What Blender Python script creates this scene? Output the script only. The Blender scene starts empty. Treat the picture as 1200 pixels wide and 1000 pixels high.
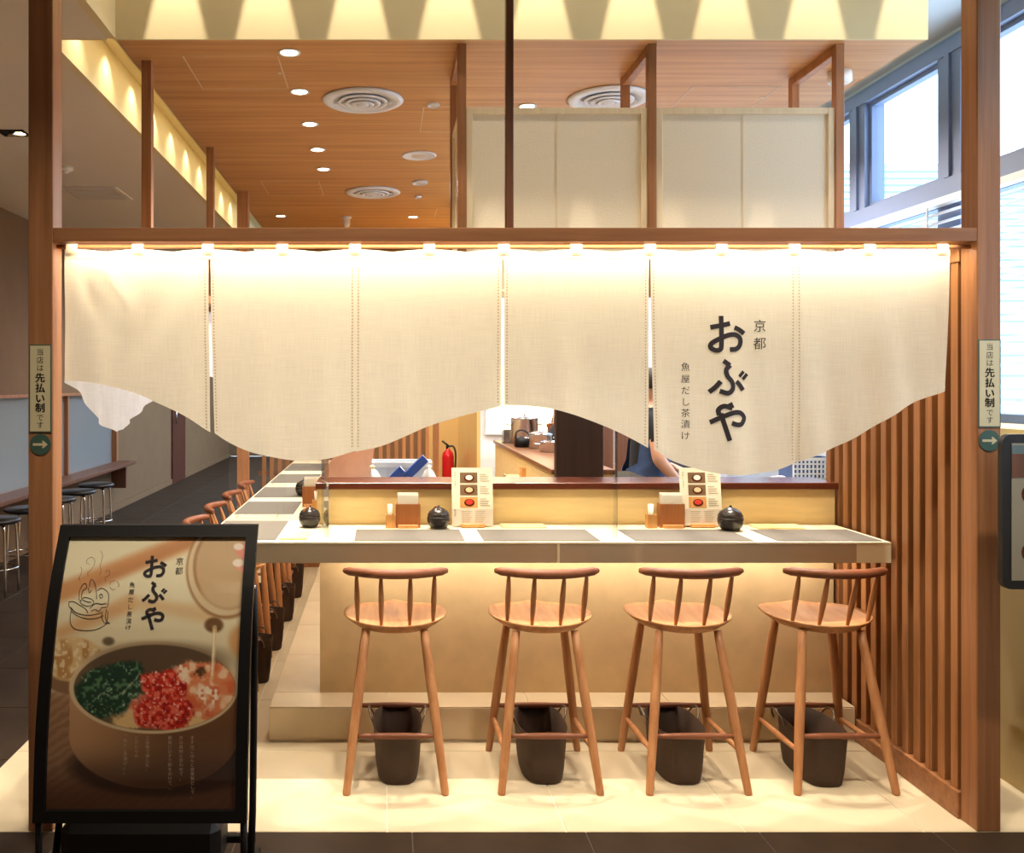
import bpy, math, random
import numpy as np
from mathutils import Vector, Matrix

random.seed(7)
rng = np.random.default_rng(7)
scene = bpy.context.scene
C = scene.collection
PI = math.pi

# ------------------------------------------------------------------ camera, world, light, exposure
CAM_Z = 1.6
F = 1060.0                      # focal length in pixels of the 1200x1000 frame
cd = bpy.data.cameras.new('camera')
cd.sensor_width = 36.0
cd.lens = F / 1200 * 36.0
cd.shift_x = 150 / 1200
cd.shift_y = -50 / 1200
cd.clip_start = 0.05
cam = bpy.data.objects.new('camera', cd)
C.objects.link(cam)
cam.location = (0, 0, CAM_Z)
cam.rotation_euler = (PI / 2, 0, 0)
scene.camera = cam

scene.view_settings.view_transform = 'Standard'
scene.view_settings.look = 'None'
scene.view_settings.gamma = 1.0
scene.view_settings.use_curve_mapping = False
scene.view_settings.exposure = 0.58
try:
    scene.cycles.max_bounces = 8
    scene.cycles.transparent_max_bounces = 12
    scene.cycles.sample_clamp_indirect = 4.0
    scene.cycles.caustics_reflective = False
    scene.cycles.caustics_refractive = False
    scene.cycles.use_denoising = True
except Exception:
    pass

world = bpy.data.worlds.new('world')
scene.world = world
world.use_nodes = True
bg = world.node_tree.nodes['Background']
bg.inputs['Color'].default_value = (0.66, 0.82, 1.0, 1)
bg.inputs['Strength'].default_value = 4.8

WARM = (1.0, 0.875, 0.70)
WARM2 = (1.0, 0.72, 0.42)
NEUT = (1.0, 0.95, 0.90)

def light(name, kind, loc, power, color, rot=(0, 0, 0), size=None, size_y=None, spot=None, blend=0.3, radius=0.02, spread=None):
    l = bpy.data.lights.new(name, kind)
    l.energy = power
    l.color = color
    if kind == 'AREA':
        l.shape = 'RECTANGLE'
        l.size = size
        l.size_y = size_y
        if spread is not None:
            l.spread = spread
    else:
        l.shadow_soft_size = radius
    if kind == 'SPOT':
        l.spot_size = spot
        l.spot_blend = blend
    o = bpy.data.objects.new(name, l)
    C.objects.link(o)
    o.location = loc
    o.rotation_euler = rot
    return o

ZC = 3.166          # restaurant ceiling
ZR = 4.12           # ceiling of the recess in front of the fascia
FASCIA_Y = 4.10
# row of wall washers in the recess above the counter front
for i in range(9):
    light('wall_washer_lamp', 'SPOT', (-0.945 + 0.414 * i, 4.0, 4.10), 185, WARM, spot=math.radians(21.5), blend=0.10, radius=0.012)
# added soft fill inside the recess, standing in for washer spill
light('recess_fill', 'AREA', (0.6, 3.70, 4.10), 11, WARM, size=3.3, size_y=0.08)
# LED line tucked behind the noren under the beam
light('noren_led_strip_front', 'AREA', (0.468, 3.240, 2.106), 3.8, (1.0, 0.86, 0.60), rot=(math.radians(25), 0, 0), size=3.20, size_y=0.012)
light('noren_led_strip', 'AREA', (0.468, 3.318, 2.100), 10.5, (1.0, 0.86, 0.60), size=3.20, size_y=0.016)
# LED line under the counter
light('counter_led_strip', 'AREA', (0.93, 4.10, 0.880), 6.5, WARM, size=2.3, size_y=0.02)
light('counter_wing_led_strip', 'AREA', (-0.40, 6.1, 0.880), 7, WARM, size=0.02, size_y=3.2)
# corridor outside; the mall spots are unseen, added to light the front
for x in (-1.7, -0.5, 0.7, 1.9):
    light('mall_fill_lamp', 'SPOT', (x, 1.85, 4.08), 150, WARM, spot=math.radians(94), blend=0.6, radius=0.06)
for x in (-1.2, 1.4):
    light('mall_fill_lamp', 'SPOT', (x, -0.8, 4.08), 90, WARM, spot=math.radians(100), blend=0.6, radius=0.06)
for y in (6.0, 9.5, 13.0, 16.5):
    light('corridor_downlight_lamp', 'SPOT', (-2.5, y, 3.15), 30, WARM, spot=math.radians(110), blend=0.6, radius=0.05)
# cove washers beside the restaurant ceiling
for i in range(10):
    light('cove_lamp', 'SPOT', (-1.43, 4.45 + 0.5 * i, 3.45), 5.5, (1.0, 0.89, 0.64), rot=(0, math.radians(8), 0), spot=math.radians(100), blend=0.9, radius=0.02)
light('cove_fill', 'AREA', (-1.30, 7.0, 3.45), 6.5, (1.0, 0.89, 0.66), size=0.05, size_y=5.6)  # soft fill added to even out the cove, not a fitting
# kitchen working light
for x, y in ((0.5, 6.2), (1.9, 5.3), (1.9, 6.7), (0.3, 8.7)):
    light('kitchen_lamp', 'AREA', (x, y, 2.95), 30, NEUT, size=0.6, size_y=0.6)

# ------------------------------------------------------------------ materials
def lin(c):
    return tuple(((v / 255) / 12.92 if v / 255 <= 0.04045 else ((v / 255 + 0.055) / 1.055) ** 2.4) for v in c)

MATS = {}
def new_mat(name):
    m = bpy.data.materials.new(name)
    m.use_nodes = True
    nt = m.node_tree
    b = nt.nodes['Principled BSDF']
    MATS[name] = m
    return m, nt, b

def plain(name, rgb, rough=0.5, metal=0.0, noise=0.0, nscale=20, bump=0.0, spec=0.5, stretch=None):
    m, nt, b = new_mat(name)
    c = lin(rgb)
    b.inputs['Base Color'].default_value = (*c, 1)
    b.inputs['Roughness'].default_value = rough
    b.inputs['Metallic'].default_value = metal
    b.inputs['Specular IOR Level'].default_value = spec
    if noise or bump:
        tc = nt.nodes.new('ShaderNodeTexCoord')
        mp = nt.nodes.new('ShaderNodeMapping')
        if stretch:
            mp.inputs['Scale'].default_value = stretch
        n = nt.nodes.new('ShaderNodeTexNoise')
        n.inputs['Scale'].default_value = nscale
        n.inputs['Detail'].default_value = 6
        nt.links.new(tc.outputs['Object'], mp.inputs['Vector'])
        nt.links.new(mp.outputs['Vector'], n.inputs['Vector'])
        if noise:
            r = nt.nodes.new('ShaderNodeValToRGB')
            r.color_ramp.elements[0].position = 0.3
            r.color_ramp.elements[1].position = 0.7
            r.color_ramp.elements[0].color = (*[v * (1 - noise) for v in c], 1)
            r.color_ramp.elements[1].color = (*[min(1, v * (1 + noise)) for v in c], 1)
            nt.links.new(n.outputs['Fac'], r.inputs['Fac'])
            nt.links.new(r.outputs['Color'], b.inputs['Base Color'])
        if bump:
            bp = nt.nodes.new('ShaderNodeBump')
            bp.inputs['Strength'].default_value = bump
            bp.inputs['Distance'].default_value = 0.01
            nt.links.new(n.outputs['Fac'], bp.inputs['Height'])
            nt.links.new(bp.outputs['Normal'], b.inputs['Normal'])
    return m

def wood(name, light_rgb, dark_rgb, axis=2, rough=0.45, scale=1.0, spec=0.4, across=28.0, along=1.1, rand=0.12):
    m, nt, b = new_mat(name)
    tc = nt.nodes.new('ShaderNodeTexCoord')
    oi = nt.nodes.new('ShaderNodeObjectInfo')
    add = nt.nodes.new('ShaderNodeVectorMath'); add.operation = 'ADD'
    mul = nt.nodes.new('ShaderNodeVectorMath'); mul.operation = 'SCALE'
    comb = nt.nodes.new('ShaderNodeCombineXYZ')
    for k in range(3):
        nt.links.new(oi.outputs['Random'], comb.inputs[k])
    nt.links.new(comb.outputs[0], mul.inputs[0])
    mul.inputs['Scale'].default_value = 13.0
    nt.links.new(tc.outputs['Object'], add.inputs[0])
    nt.links.new(mul.outputs[0], add.inputs[1])
    mp = nt.nodes.new('ShaderNodeMapping')
    s = [across * scale] * 3
    s[axis] = along * scale
    mp.inputs['Scale'].default_value = s
    nt.links.new(add.outputs[0], mp.inputs['Vector'])
    n = nt.nodes.new('ShaderNodeTexNoise')
    n.inputs['Scale'].default_value = 1.0
    n.inputs['Detail'].default_value = 8
    n.inputs['Roughness'].default_value = 0.62
    n.inputs['Distortion'].default_value = 0.35
    nt.links.new(mp.outputs[0], n.inputs['Vector'])
    r = nt.nodes.new('ShaderNodeValToRGB')
    r.color_ramp.elements[0].position = 0.30
    r.color_ramp.elements[1].position = 0.68
    r.color_ramp.elements[0].color = (*lin(dark_rgb), 1)
    r.color_ramp.elements[1].color = (*lin(light_rgb), 1)
    nt.links.new(n.outputs['Fac'], r.inputs['Fac'])
    hsv = nt.nodes.new('ShaderNodeHueSaturation')
    mr = nt.nodes.new('ShaderNodeMapRange')
    mr.inputs['To Min'].default_value = 1 - rand
    mr.inputs['To Max'].default_value = 1 + rand
    nt.links.new(oi.outputs['Random'], mr.inputs['Value'])
    nt.links.new(mr.outputs[0], hsv.inputs['Value'])
    nt.links.new(r.outputs['Color'], hsv.inputs['Color'])
    nt.links.new(hsv.outputs[0], b.inputs['Base Color'])
    bp = nt.nodes.new('ShaderNodeBump')
    bp.inputs['Strength'].default_value = 0.12
    bp.inputs['Distance'].default_value = 0.004
    nt.links.new(n.outputs['Fac'], bp.inputs['Height'])
    nt.links.new(bp.outputs['Normal'], b.inputs['Normal'])
    b.inputs['Roughness'].default_value = rough
    b.inputs['Specular IOR Level'].default_value = spec
    return m

def cloth(name, rgb, trans=0.5, weave=True, wscale=420.0):
    m = bpy.data.materials.new(name); m.use_nodes = True
    nt = m.node_tree
    nt.nodes.remove(nt.nodes['Principled BSDF'])
    out = nt.nodes['Material Output']
    d = nt.nodes.new('ShaderNodeBsdfDiffuse'); t = nt.nodes.new('ShaderNodeBsdfTranslucent')
    mix = nt.nodes.new('ShaderNodeMixShader'); mix.inputs[0].default_value = trans
    c = lin(rgb)
    tc = nt.nodes.new('ShaderNodeTexCoord')
    facs = []
    for sc in ((wscale, 6, 10), (10, 6, wscale)):
        mp = nt.nodes.new('ShaderNodeMapping'); mp.inputs['Scale'].default_value = sc
        n = nt.nodes.new('ShaderNodeTexNoise'); n.inputs['Scale'].default_value = 1.0; n.inputs['Detail'].default_value = 3
        nt.links.new(tc.outputs['Object'], mp.inputs['Vector']); nt.links.new(mp.outputs[0], n.inputs['Vector'])
        facs.append(n)
    ad = nt.nodes.new('ShaderNodeMath'); ad.operation = 'ADD'
    nt.links.new(facs[0].outputs['Fac'], ad.inputs[0]); nt.links.new(facs[1].outputs['Fac'], ad.inputs[1])
    r = nt.nodes.new('ShaderNodeValToRGB')
    r.color_ramp.elements[0].position = 0.35; r.color_ramp.elements[1].position = 0.65
    r.color_ramp.elements[0].color = (*[v * 0.86 for v in c], 1); r.color_ramp.elements[1].color = (*c, 1)
    hf = nt.nodes.new('ShaderNodeMath'); hf.operation = 'MULTIPLY'; hf.inputs[1].default_value = 0.5
    nt.links.new(ad.outputs[0], hf.inputs[0]); nt.links.new(hf.outputs[0], r.inputs['Fac'])
    nt.links.new(r.outputs[0], d.inputs['Color']); nt.links.new(r.outputs[0], t.inputs['Color'])
    nt.links.new(d.outputs[0], mix.inputs[1]); nt.links.new(t.outputs[0], mix.inputs[2])
    nt.links.new(mix.outputs[0], out.inputs['Surface'])
    MATS[name] = m
    return m

def clear(name, tint=(1, 1, 1), gloss=0.10, haze=0.0, rough=0.02):
    m = bpy.data.materials.new(name); m.use_nodes = True
    nt = m.node_tree
    nt.nodes.remove(nt.nodes['Principled BSDF'])
    out = nt.nodes['Material Output']
    t = nt.nodes.new('ShaderNodeBsdfTransparent'); t.inputs[0].default_value = (*tint, 1)
    g = nt.nodes.new('ShaderNodeBsdfGlossy'); g.inputs['Roughness'].default_value = rough
    lwt = nt.nodes.new('ShaderNodeLayerWeight'); lwt.inputs['Blend'].default_value = 0.5
    pw_ = nt.nodes.new('ShaderNodeMath'); pw_.operation = 'POWER'; pw_.inputs[1].default_value = 5.0
    nt.links.new(lwt.outputs['Facing'], pw_.inputs[0])
    lw = nt.nodes.new('ShaderNodeMath'); lw.operation = 'MULTIPLY_ADD'; lw.inputs[1].default_value = 0.9; lw.inputs[2].default_value = 0.035
    nt.links.new(pw_.outputs[0], lw.inputs[0])
    mx = nt.nodes.new('ShaderNodeMixShader')
    nt.links.new(lw.outputs[0], mx.inputs[0]); nt.links.new(t.outputs[0], mx.inputs[1]); nt.links.new(g.outputs[0], mx.inputs[2])
    last = mx
    if haze:
        d = nt.nodes.new('ShaderNodeBsdfTranslucent'); d.inputs[0].default_value = (0.82, 0.84, 0.86, 1)
        d2 = nt.nodes.new('ShaderNodeBsdfDiffuse'); d2.inputs[0].default_value = (0.72, 0.73, 0.72, 1)
        m1 = nt.nodes.new('ShaderNodeMixShader'); m1.inputs[0].default_value = 0.5
        nt.links.new(d.outputs[0], m1.inputs[1]); nt.links.new(d2.outputs[0], m1.inputs[2])
        m2 = nt.nodes.new('ShaderNodeMixShader'); m2.inputs[0].default_value = haze
        nt.links.new(mx.outputs[0], m2.inputs[1]); nt.links.new(m1.outputs[0], m2.inputs[2])
        last = m2
    nt.links.new(last.outputs[0], out.inputs['Surface'])
    MATS[name] = m
    return m

def glow(name, rgb, strength):
    m, nt, b = new_mat(name)
    b.inputs['Base Color'].default_value = (*lin(rgb), 1)
    b.inputs['Emission Color'].default_value = (*lin(rgb), 1)
    b.inputs['Emission Strength'].default_value = strength
    return m

def vcol_mat(name, rough=0.35, attr='print'):
    m, nt, b = new_mat(name)
    a = nt.nodes.new('ShaderNodeAttribute'); a.attribute_name = attr
    nt.links.new(a.outputs['Color'], b.inputs['Base Color'])
    b.inputs['Roughness'].default_value = rough
    return m

wood('frame_wood', (180, 124, 82), (142, 92, 58), 2)
wood('beam_wood', (180, 124, 82), (142, 92, 58), 0)
wood('dark_post_wood', (128, 80, 54), (98, 58, 40), 2)
wood('slat_wood', (178, 124, 80), (142, 92, 54), 2, rand=0.10)
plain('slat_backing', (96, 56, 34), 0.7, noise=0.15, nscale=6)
wood('ceiling_wood', (212, 160, 104), (176, 124, 72), 0, rough=0.5, across=22, along=0.7, rand=0.0)
wood('stool_wood', (200, 144, 98), (168, 110, 68), 2, across=34, along=2.2, rand=0.06)
wood('seat_wood', (210, 154, 102), (178, 118, 70), 1, across=30, along=2.6, rand=0.06)
wood('rail_wood', (150, 92, 62), (112, 64, 42), 0, across=34, along=2.5, rand=0.06)
wood('cap_wood', (104, 52, 32), (78, 36, 22), 0, rough=0.25, rand=0.02)
wood('cap_wood_y', (132, 88, 60), (106, 68, 44), 1, rough=0.3, rand=0.02)
wood('panel_dark_wood', (58, 38, 34), (42, 27, 25), 2, rand=0.02)
wood('cabinet_wood', (120, 78, 56), (92, 58, 40), 2, rand=0.03)
wood('box_wood', (214, 158, 96), (196, 138, 78), 2, across=60)
wood('brown_box_wood', (176, 112, 64), (158, 96, 52), 2, across=60)
wood('tray_wood', (238, 218, 166), (228, 204, 148), 0, across=60)
plain('plaster_gold', (220, 192, 146), 0.85, noise=0.07, nscale=9, bump=0.25)
plain('splash_board', (222, 194, 138), 0.7, noise=0.06, nscale=12, stretch=(0.5, 1, 4))
plain('counter_cream', (236, 226, 196), 0.4, noise=0.03, nscale=5)
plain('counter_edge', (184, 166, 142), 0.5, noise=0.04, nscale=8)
plain('tile_beige', (214, 198, 168), 0.42, noise=0.05, nscale=4, spec=0.4)
plain('tile_step', (222, 204, 172), 0.5, noise=0.06, nscale=5, spec=0.4)
plain('grout_beige', (238, 228, 206), 0.9)
plain('tile_dark', (56, 43, 33), 0.55, noise=0.25, nscale=5, spec=0.15)
plain('grout_dark', (92, 82, 72), 0.9)
plain('cream_paint', (218, 202, 158), 0.85, noise=0.015, nscale=8)
plain('corridor_ceiling_paint', (222, 210, 190), 0.9)
plain('grey_soffit', (176, 164, 150), 0.9)
plain('blue_grey_paint', (196, 204, 214), 0.85)
plain('wall_brown', (122, 93, 63), 0.85, noise=0.05, nscale=4)
plain('wall_beige', (206, 184, 138), 0.85, noise=0.03, nscale=4)
plain('wall_white', (226, 228, 232), 0.7, noise=0.02, nscale=4)
plain('wall_gold', (214, 180, 116), 0.25, noise=0.03, nscale=4)
plain('aluminium', (112, 128, 162), 0.5)
plain('white_plastic', (238, 238, 236), 0.4)
plain('vent_white', (226, 230, 236), 0.45)
plain('vent_dark', (60, 66, 80), 0.6)
plain('steel', (200, 204, 210), 0.22, metal=1.0)
plain('chrome', (216, 216, 216), 0.12, metal=1.0)
plain('black_metal', (14, 12, 12), 0.5, spec=0.25)
plain('black_plastic', (26, 22, 20), 0.55)
plain('handle_metal', (120, 112, 104), 0.3, metal=0.9)
plain('black_leather', (24, 24, 28), 0.32)
plain('bin_brown', (62, 41, 27), 0.7, noise=0.08, nscale=60)
plain('mat_grey', (104, 98, 90), 0.8, noise=0.10, nscale=60, stretch=(1, 6, 1))
plain('black_ceramic', (44, 38, 36), 0.22, noise=0.15, nscale=30)
plain('red_paint', (200, 24, 30), 0.3)
plain('ink', (38, 30, 34), 0.8)
plain('ink_soft', (164, 148, 126), 0.8)
plain('ink_white', (190, 166, 134), 0.7)
plain('paper', (240, 232, 210), 0.6)
plain('paper_grey', (214, 202, 186), 0.6)
plain('menu_sheet', (150, 140, 118), 0.5)
plain('sign_cream', (214, 200, 160), 0.5)
plain('sign_green', (66, 94, 82), 0.5)
plain('stitch', (196, 166, 116), 0.9)
plain('napkin', (244, 240, 228), 0.9)
plain('blue_box', (40, 78, 168), 0.4)
plain('red_print', (216, 60, 50), 0.4)
plain('crate_white', (216, 224, 232), 0.45)
plain('shirt_black', (26, 24, 28), 0.9, noise=0.2, nscale=25)
plain('trousers', (44, 44, 52), 0.9)
plain('skin', (222, 168, 140), 0.55)
plain('apron_blue', (62, 84, 128), 0.85, noise=0.1, nscale=30)
plain('hair', (28, 22, 20), 0.6)
plain('eye_dark', (30, 22, 20), 0.3)
plain('lip', (184, 110, 98), 0.5)
plain('door_red', (84, 40, 24), 0.5, noise=0.08, nscale=6)
plain('louver_pale', (150, 176, 178), 0.8)
plain('teal_head', (92, 112, 112), 0.5)
plain('fabric_panel', (244, 230, 204), 0.9, noise=0.05, nscale=160, bump=0.12)
wood('panel_frame', (236, 218, 184), (226, 204, 166), 2, across=50, rand=0.0)
plain('hatch_line', (214, 190, 156), 0.5)
cloth('linen', (242, 234, 214), 0.5)
cloth('white_lining', (246, 246, 252), 0.45)
cloth('blind_fabric', (236, 240, 246), 0.6)
clear('acrylic', (0.99, 0.995, 0.995), haze=0.012)
clear('pane_glass', (0.97, 0.99, 1.0))
clear('frosted', (0.85, 0.9, 0.95), haze=0.30, rough=0.2)
clear('sign_cover', (0.98, 0.98, 0.98))
glow('lamp_lens', (255, 240, 214), 14.0)
glow('lit_window', (255, 246, 190), 1.5)
glow('dim_lens', (255, 226, 170), 5.0)
vcol_mat('poster_print', 0.4)

# ------------------------------------------------------------------ mesh builders
class MB:
    def __init__(self):
        self.v = []; self.f = []; self.s = []; self.mi = []
        self.cur = 0
    def add(self, vs, fs, smooth=False):
        o = len(self.v)
        self.v += [tuple(p) for p in vs]
        for f in fs:
            self.f.append(tuple(i + o for i in f)); self.s.append(smooth); self.mi.append(self.cur)
        return self
    def box(self, x0, x1, y0, y1, z0, z1):
        vs = [(x, y, z) for z in (z0, z1) for y in (y0, y1) for x in (x0, x1)]
        fs = [(0, 2, 3, 1), (4, 5, 7, 6), (0, 1, 5, 4), (2, 6, 7, 3), (0, 4, 6, 2), (1, 3, 7, 5)]
        return self.add(vs, fs)
    def bbox(self, x0, x1, y0, y1, z0, z1, b=0.004):
        # box with a chamfer on all edges
        X = (x0, x1); Y = (y0, y1); Z = (z0, z1)
        vs = []; idx = {}
        for i in (0, 1):
            for j in (0, 1):
                for k in (0, 1):
                    sx = b if i == 0 else -b; sy = b if j == 0 else -b; sz = b if k == 0 else -b
                    idx[(i, j, k, 0)] = len(vs); vs.append((X[i], Y[j] + sy, Z[k] + sz))
                    idx[(i, j, k, 1)] = len(vs); vs.append((X[i] + sx, Y[j], Z[k] + sz))
                    idx[(i, j, k, 2)] = len(vs); vs.append((X[i] + sx, Y[j] + sy, Z[k]))
        cx, cy, cz = (x0 + x1) / 2, (y0 + y1) / 2, (z0 + z1) / 2
        fs = []
        for i in (0, 1):
            fs.append([idx[(i, 0, 0, 0)], idx[(i, 1, 0, 0)], idx[(i, 1, 1, 0)], idx[(i, 0, 1, 0)]])
            fs.append([idx[(0, i, 0, 1)], idx[(1, i, 0, 1)], idx[(1, i, 1, 1)], idx[(0, i, 1, 1)]])
            fs.append([idx[(0, 0, i, 2)], idx[(1, 0, i, 2)], idx[(1, 1, i, 2)], idx[(0, 1, i, 2)]])
        for a in (0, 1):
            for c in (0, 1):
                fs.append([idx[(a, c, 0, 0)], idx[(a, c, 1, 0)], idx[(a, c, 1, 1)], idx[(a, c, 0, 1)]])
                fs.append([idx[(a, 0, c, 0)], idx[(a, 1, c, 0)], idx[(a, 1, c, 2)], idx[(a, 0, c, 2)]])
                fs.append([idx[(0, a, c, 1)], idx[(1, a, c, 1)], idx[(1, a, c, 2)], idx[(0, a, c, 2)]])
                for k in (0, 1):
                    fs.append([idx[(a, c, k, 0)], idx[(a, c, k, 1)], idx[(a, c, k, 2)]])
        out = []
        for f in fs:
            p = [Vector(vs[i]) for i in f]
            n = (p[1] - p[0]).cross(p[2] - p[0])
            m = sum(p, Vector()) / len(p) - Vector((cx, cy, cz))
            out.append(tuple(f) if n.dot(m) > 0 else tuple(reversed(f)))
        return self.add(vs, out)
    def tube(self, pts, radii, n=10, closed=False, squash=None):
        pts = [Vector(p) for p in pts]
        if not hasattr(radii, '__len__'):
            radii = [radii] * len(pts)
        m = len(pts); vs = []; fs = []
        ref = None
        for i in range(m):
            a = pts[(i - 1) % m] if (closed or i > 0) else pts[i]
            b = pts[(i + 1) % m] if (closed or i < m - 1) else pts[i]
            t = (b - a).normalized()
            if ref is None:
                ref = Vector((0, 0, 1)) if abs(t.z) < 0.9 else Vector((1, 0, 0))
            u = t.cross(ref).normalized(); w = u.cross(t).normalized(); ref = w
            for k in range(n):
                an = 2 * PI * k / n
                vs.append(pts[i] + (u * math.cos(an) + w * math.sin(an) * (squash or 1)) * radii[i])
        for i in range(m if closed else m - 1):
            j = (i + 1) % m
            for k in range(n):
                l = (k + 1) % n
                fs.append((i * n + k, j * n + k, j * n + l, i * n + l))
        self.add(vs, fs, True)
        if not closed:
            o = len(self.v) - len(vs)
            self.f.append(tuple(o + k for k in range(n))); self.s.append(False); self.mi.append(self.cur)
            self.f.append(tuple(o + (m - 1) * n + k for k in reversed(range(n)))); self.s.append(False); self.mi.append(self.cur)
        return self
    def lathe(self, prof, n=24, c=(0, 0, 0), sx=1, sy=1, smooth=True, caps=True):
        vs = []; fs = []
        for r, z in prof:
            for k in range(n):
                a = 2 * PI * k / n
                vs.append((c[0] + r * sx * math.cos(a), c[1] + r * sy * math.sin(a), c[2] + z))
        for i in range(len(prof) - 1):
            for k in range(n):
                l = (k + 1) % n
                fs.append((i * n + k, i * n + l, (i + 1) * n + l, (i + 1) * n + k))
        if caps and prof[0][0] > 1e-6:
            fs.append(tuple(reversed(range(n))))
        if caps and prof[-1][0] > 1e-6:
            fs.append(tuple((len(prof) - 1) * n + k for k in range(n)))
        return self.add(vs, fs, smooth)
    def prism(self, poly, z0, z1):
        # poly: counter-clockwise (x, y)
        n = len(poly)
        vs = [(x, y, z0) for x, y in poly] + [(x, y, z1) for x, y in poly]
        fs = [tuple(reversed(range(n))), tuple(range(n, 2 * n))]
        fs += [(i, (i + 1) % n, n + (i + 1) % n, n + i) for i in range(n)]
        return self.add(vs, fs)
    def mesh(self, name, mats):
        me = bpy.data.meshes.new(name)
        me.from_pydata(self.v, [], self.f)
        if not isinstance(mats, (list, tuple)):
            mats = [mats]
        for m in mats:
            me.materials.append(MATS[m])
        me.polygons.foreach_set('use_smooth', self.s)
        me.polygons.foreach_set('material_index', self.mi)
        me.update()
        return me
    def build(self, name, mats, parent=None):
        return link(name, self.mesh(name, mats), parent)

def link(name, data, parent=None):
    o = bpy.data.objects.new(name, data)
    C.objects.link(o)
    if parent is not None:
        o.parent = parent
    return o

def tag(o, label=None, cat=None, group=None, kind=None):
    if label: o['label'] = label
    if cat: o['category'] = cat
    if group: o['group'] = group
    if kind: o['kind'] = kind
    return o

def thing(name, label, cat, loc=(0, 0, 0), rotz=0.0, group=None, kind=None):
    o = bpy.data.objects.new(name, None)
    C.objects.link(o)
    o.empty_display_size = 0.05
    o.location = loc
    o.rotation_euler = (0, 0, rotz)
    return tag(o, label, cat, group, kind)

def struct(o, label, cat):
    return tag(o, label, cat, kind='structure')

def copy_tree(o, parent=None):
    c = o.copy()
    C.objects.link(c)
    c.parent = parent
    for ch in list(o.children):
        copy_tree(ch, c)
    return c

def at(px, py, Y):
    return Vector(((px - 450) / F * Y, Y, CAM_Z - (py - 450) / F * Y))
def X_(px, Y): return (px - 450) / F * Y
def Z_(py, Y): return CAM_Z - (py - 450) / F * Y

def catmull(pts, n=6):
    if len(pts) < 3:
        return [tuple(p) for p in pts]
    P = [Vector(p) for p in pts]
    P = [P[0] * 2 - P[1]] + P + [P[-1] * 2 - P[-2]]
    out = []
    for i in range(1, len(P) - 2):
        for k in range(n):
            t = k / n
            a, b, c, d = P[i - 1], P[i], P[i + 1], P[i + 2]
            out.append(0.5 * ((2 * b) + (c - a) * t + (2 * a - 5 * b + 4 * c - d) * t * t + (3 * b - a - 3 * c + d) * t ** 3))
    out.append(P[-2])
    return [tuple(p) for p in out]

def ribbon2d(pts, w, smooth=True):
    """flat brush stroke: returns verts (x,y) and faces"""
    p = catmull([(a, b, 0) for a, b in pts]) if smooth else [(a, b, 0) for a, b in pts]
    # split long straight runs
    q = [Vector(p[0])]
    for a, b in zip(p[:-1], p[1:]):
        a = Vector(a); b = Vector(b); k = max(1, int((b - a).length / (w * 1.2)))
        for i in range(1, k + 1):
            q.append(a.lerp(b, i / k))
    vs = []; fs = []
    for i, c in enumerate(q):
        a = q[max(0, i - 1)]; b = q[min(len(q) - 1, i + 1)]
        t = (b - a).normalized(); n = Vector((-t.y, t.x, 0))
        vs.append((c.x + n.x * w / 2, c.y + n.y * w / 2)); vs.append((c.x - n.x * w / 2, c.y - n.y * w / 2))
    for i in range(len(q) - 1):
        fs.append((2 * i, 2 * i + 1, 2 * i + 3, 2 * i + 2))
    return vs, fs

_glyph = {}
def glyph(ch):
    if ch not in _glyph:
        cu = bpy.data.curves.new('glyph', 'FONT'); cu.body = ch; cu.size = 1.0; cu.resolution_u = 3
        o = bpy.data.objects.new('glyph', cu)
        C.objects.link(o)
        me = bpy.data.meshes.new_from_object(o)
        _glyph[ch] = ([(v.co.x - 0.5, v.co.y - 0.38) for v in me.vertices], [tuple(p.vertices) for p in me.polygons])
        bpy.data.objects.remove(o); bpy.data.curves.remove(cu); bpy.data.meshes.remove(me)
    return _glyph[ch]

def flat_text(chars, centers, size):
    """glyphs in a flat (x, y-up) plane"""
    vs = []; fs = []
    for ch, (cx, cy) in zip(chars, centers):
        g, gf = glyph(ch)
        o = len(vs)
        vs += [(cx + a * size, cy + b * size) for a, b in g]
        fs += [tuple(i + o for i in f) for f in gf]
    return vs, fs

# big hand-drawn hiragana, traced in a box 0..952 x 0..1000 (y down), strokes of one width
KANA = [
    [(338, 162), (395, 152), (450, 140)],
    [(398, 98), (399, 180), (398, 255), (392, 284), (366, 290), (340, 274), (344, 252), (375, 232), (430, 208), (478, 202), (508, 222), (508, 258), (485, 282), (446, 286)],
    [(476, 162), (506, 176), (532, 196)],
    [(408, 348), (446, 374)],
    [(448, 372), (424, 398), (430, 432), (458, 468), (460, 505), (432, 528), (386, 516)],
    [(330, 522), (362, 496), (392, 462)],
    [(484, 462), (506, 484), (526, 512)],
    [(503, 436), (530, 407), 19],
    [(524, 452), (551, 421), 19],
    [(334, 690), (400, 660), (460, 638), (506, 638), (530, 664), (516, 698), (486, 704), (452, 694)],
    [(384, 652), (380, 620), (410, 600), (456, 612)],
    [(442, 582), (456, 612)],
    [(392, 640), (414, 712), (440, 792)],
]
def kana_flat(w=27):
    vs = []; fs = []
    for st in KANA:
        ww = w * st[-1] / 27 if not isinstance(st[-1], tuple) else w
        v, f = ribbon2d([q for q in st if isinstance(q, tuple)], ww)
        o = len(vs); vs += v; fs += [tuple(i + o for i in q) for q in f]
    return vs, fs
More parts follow.
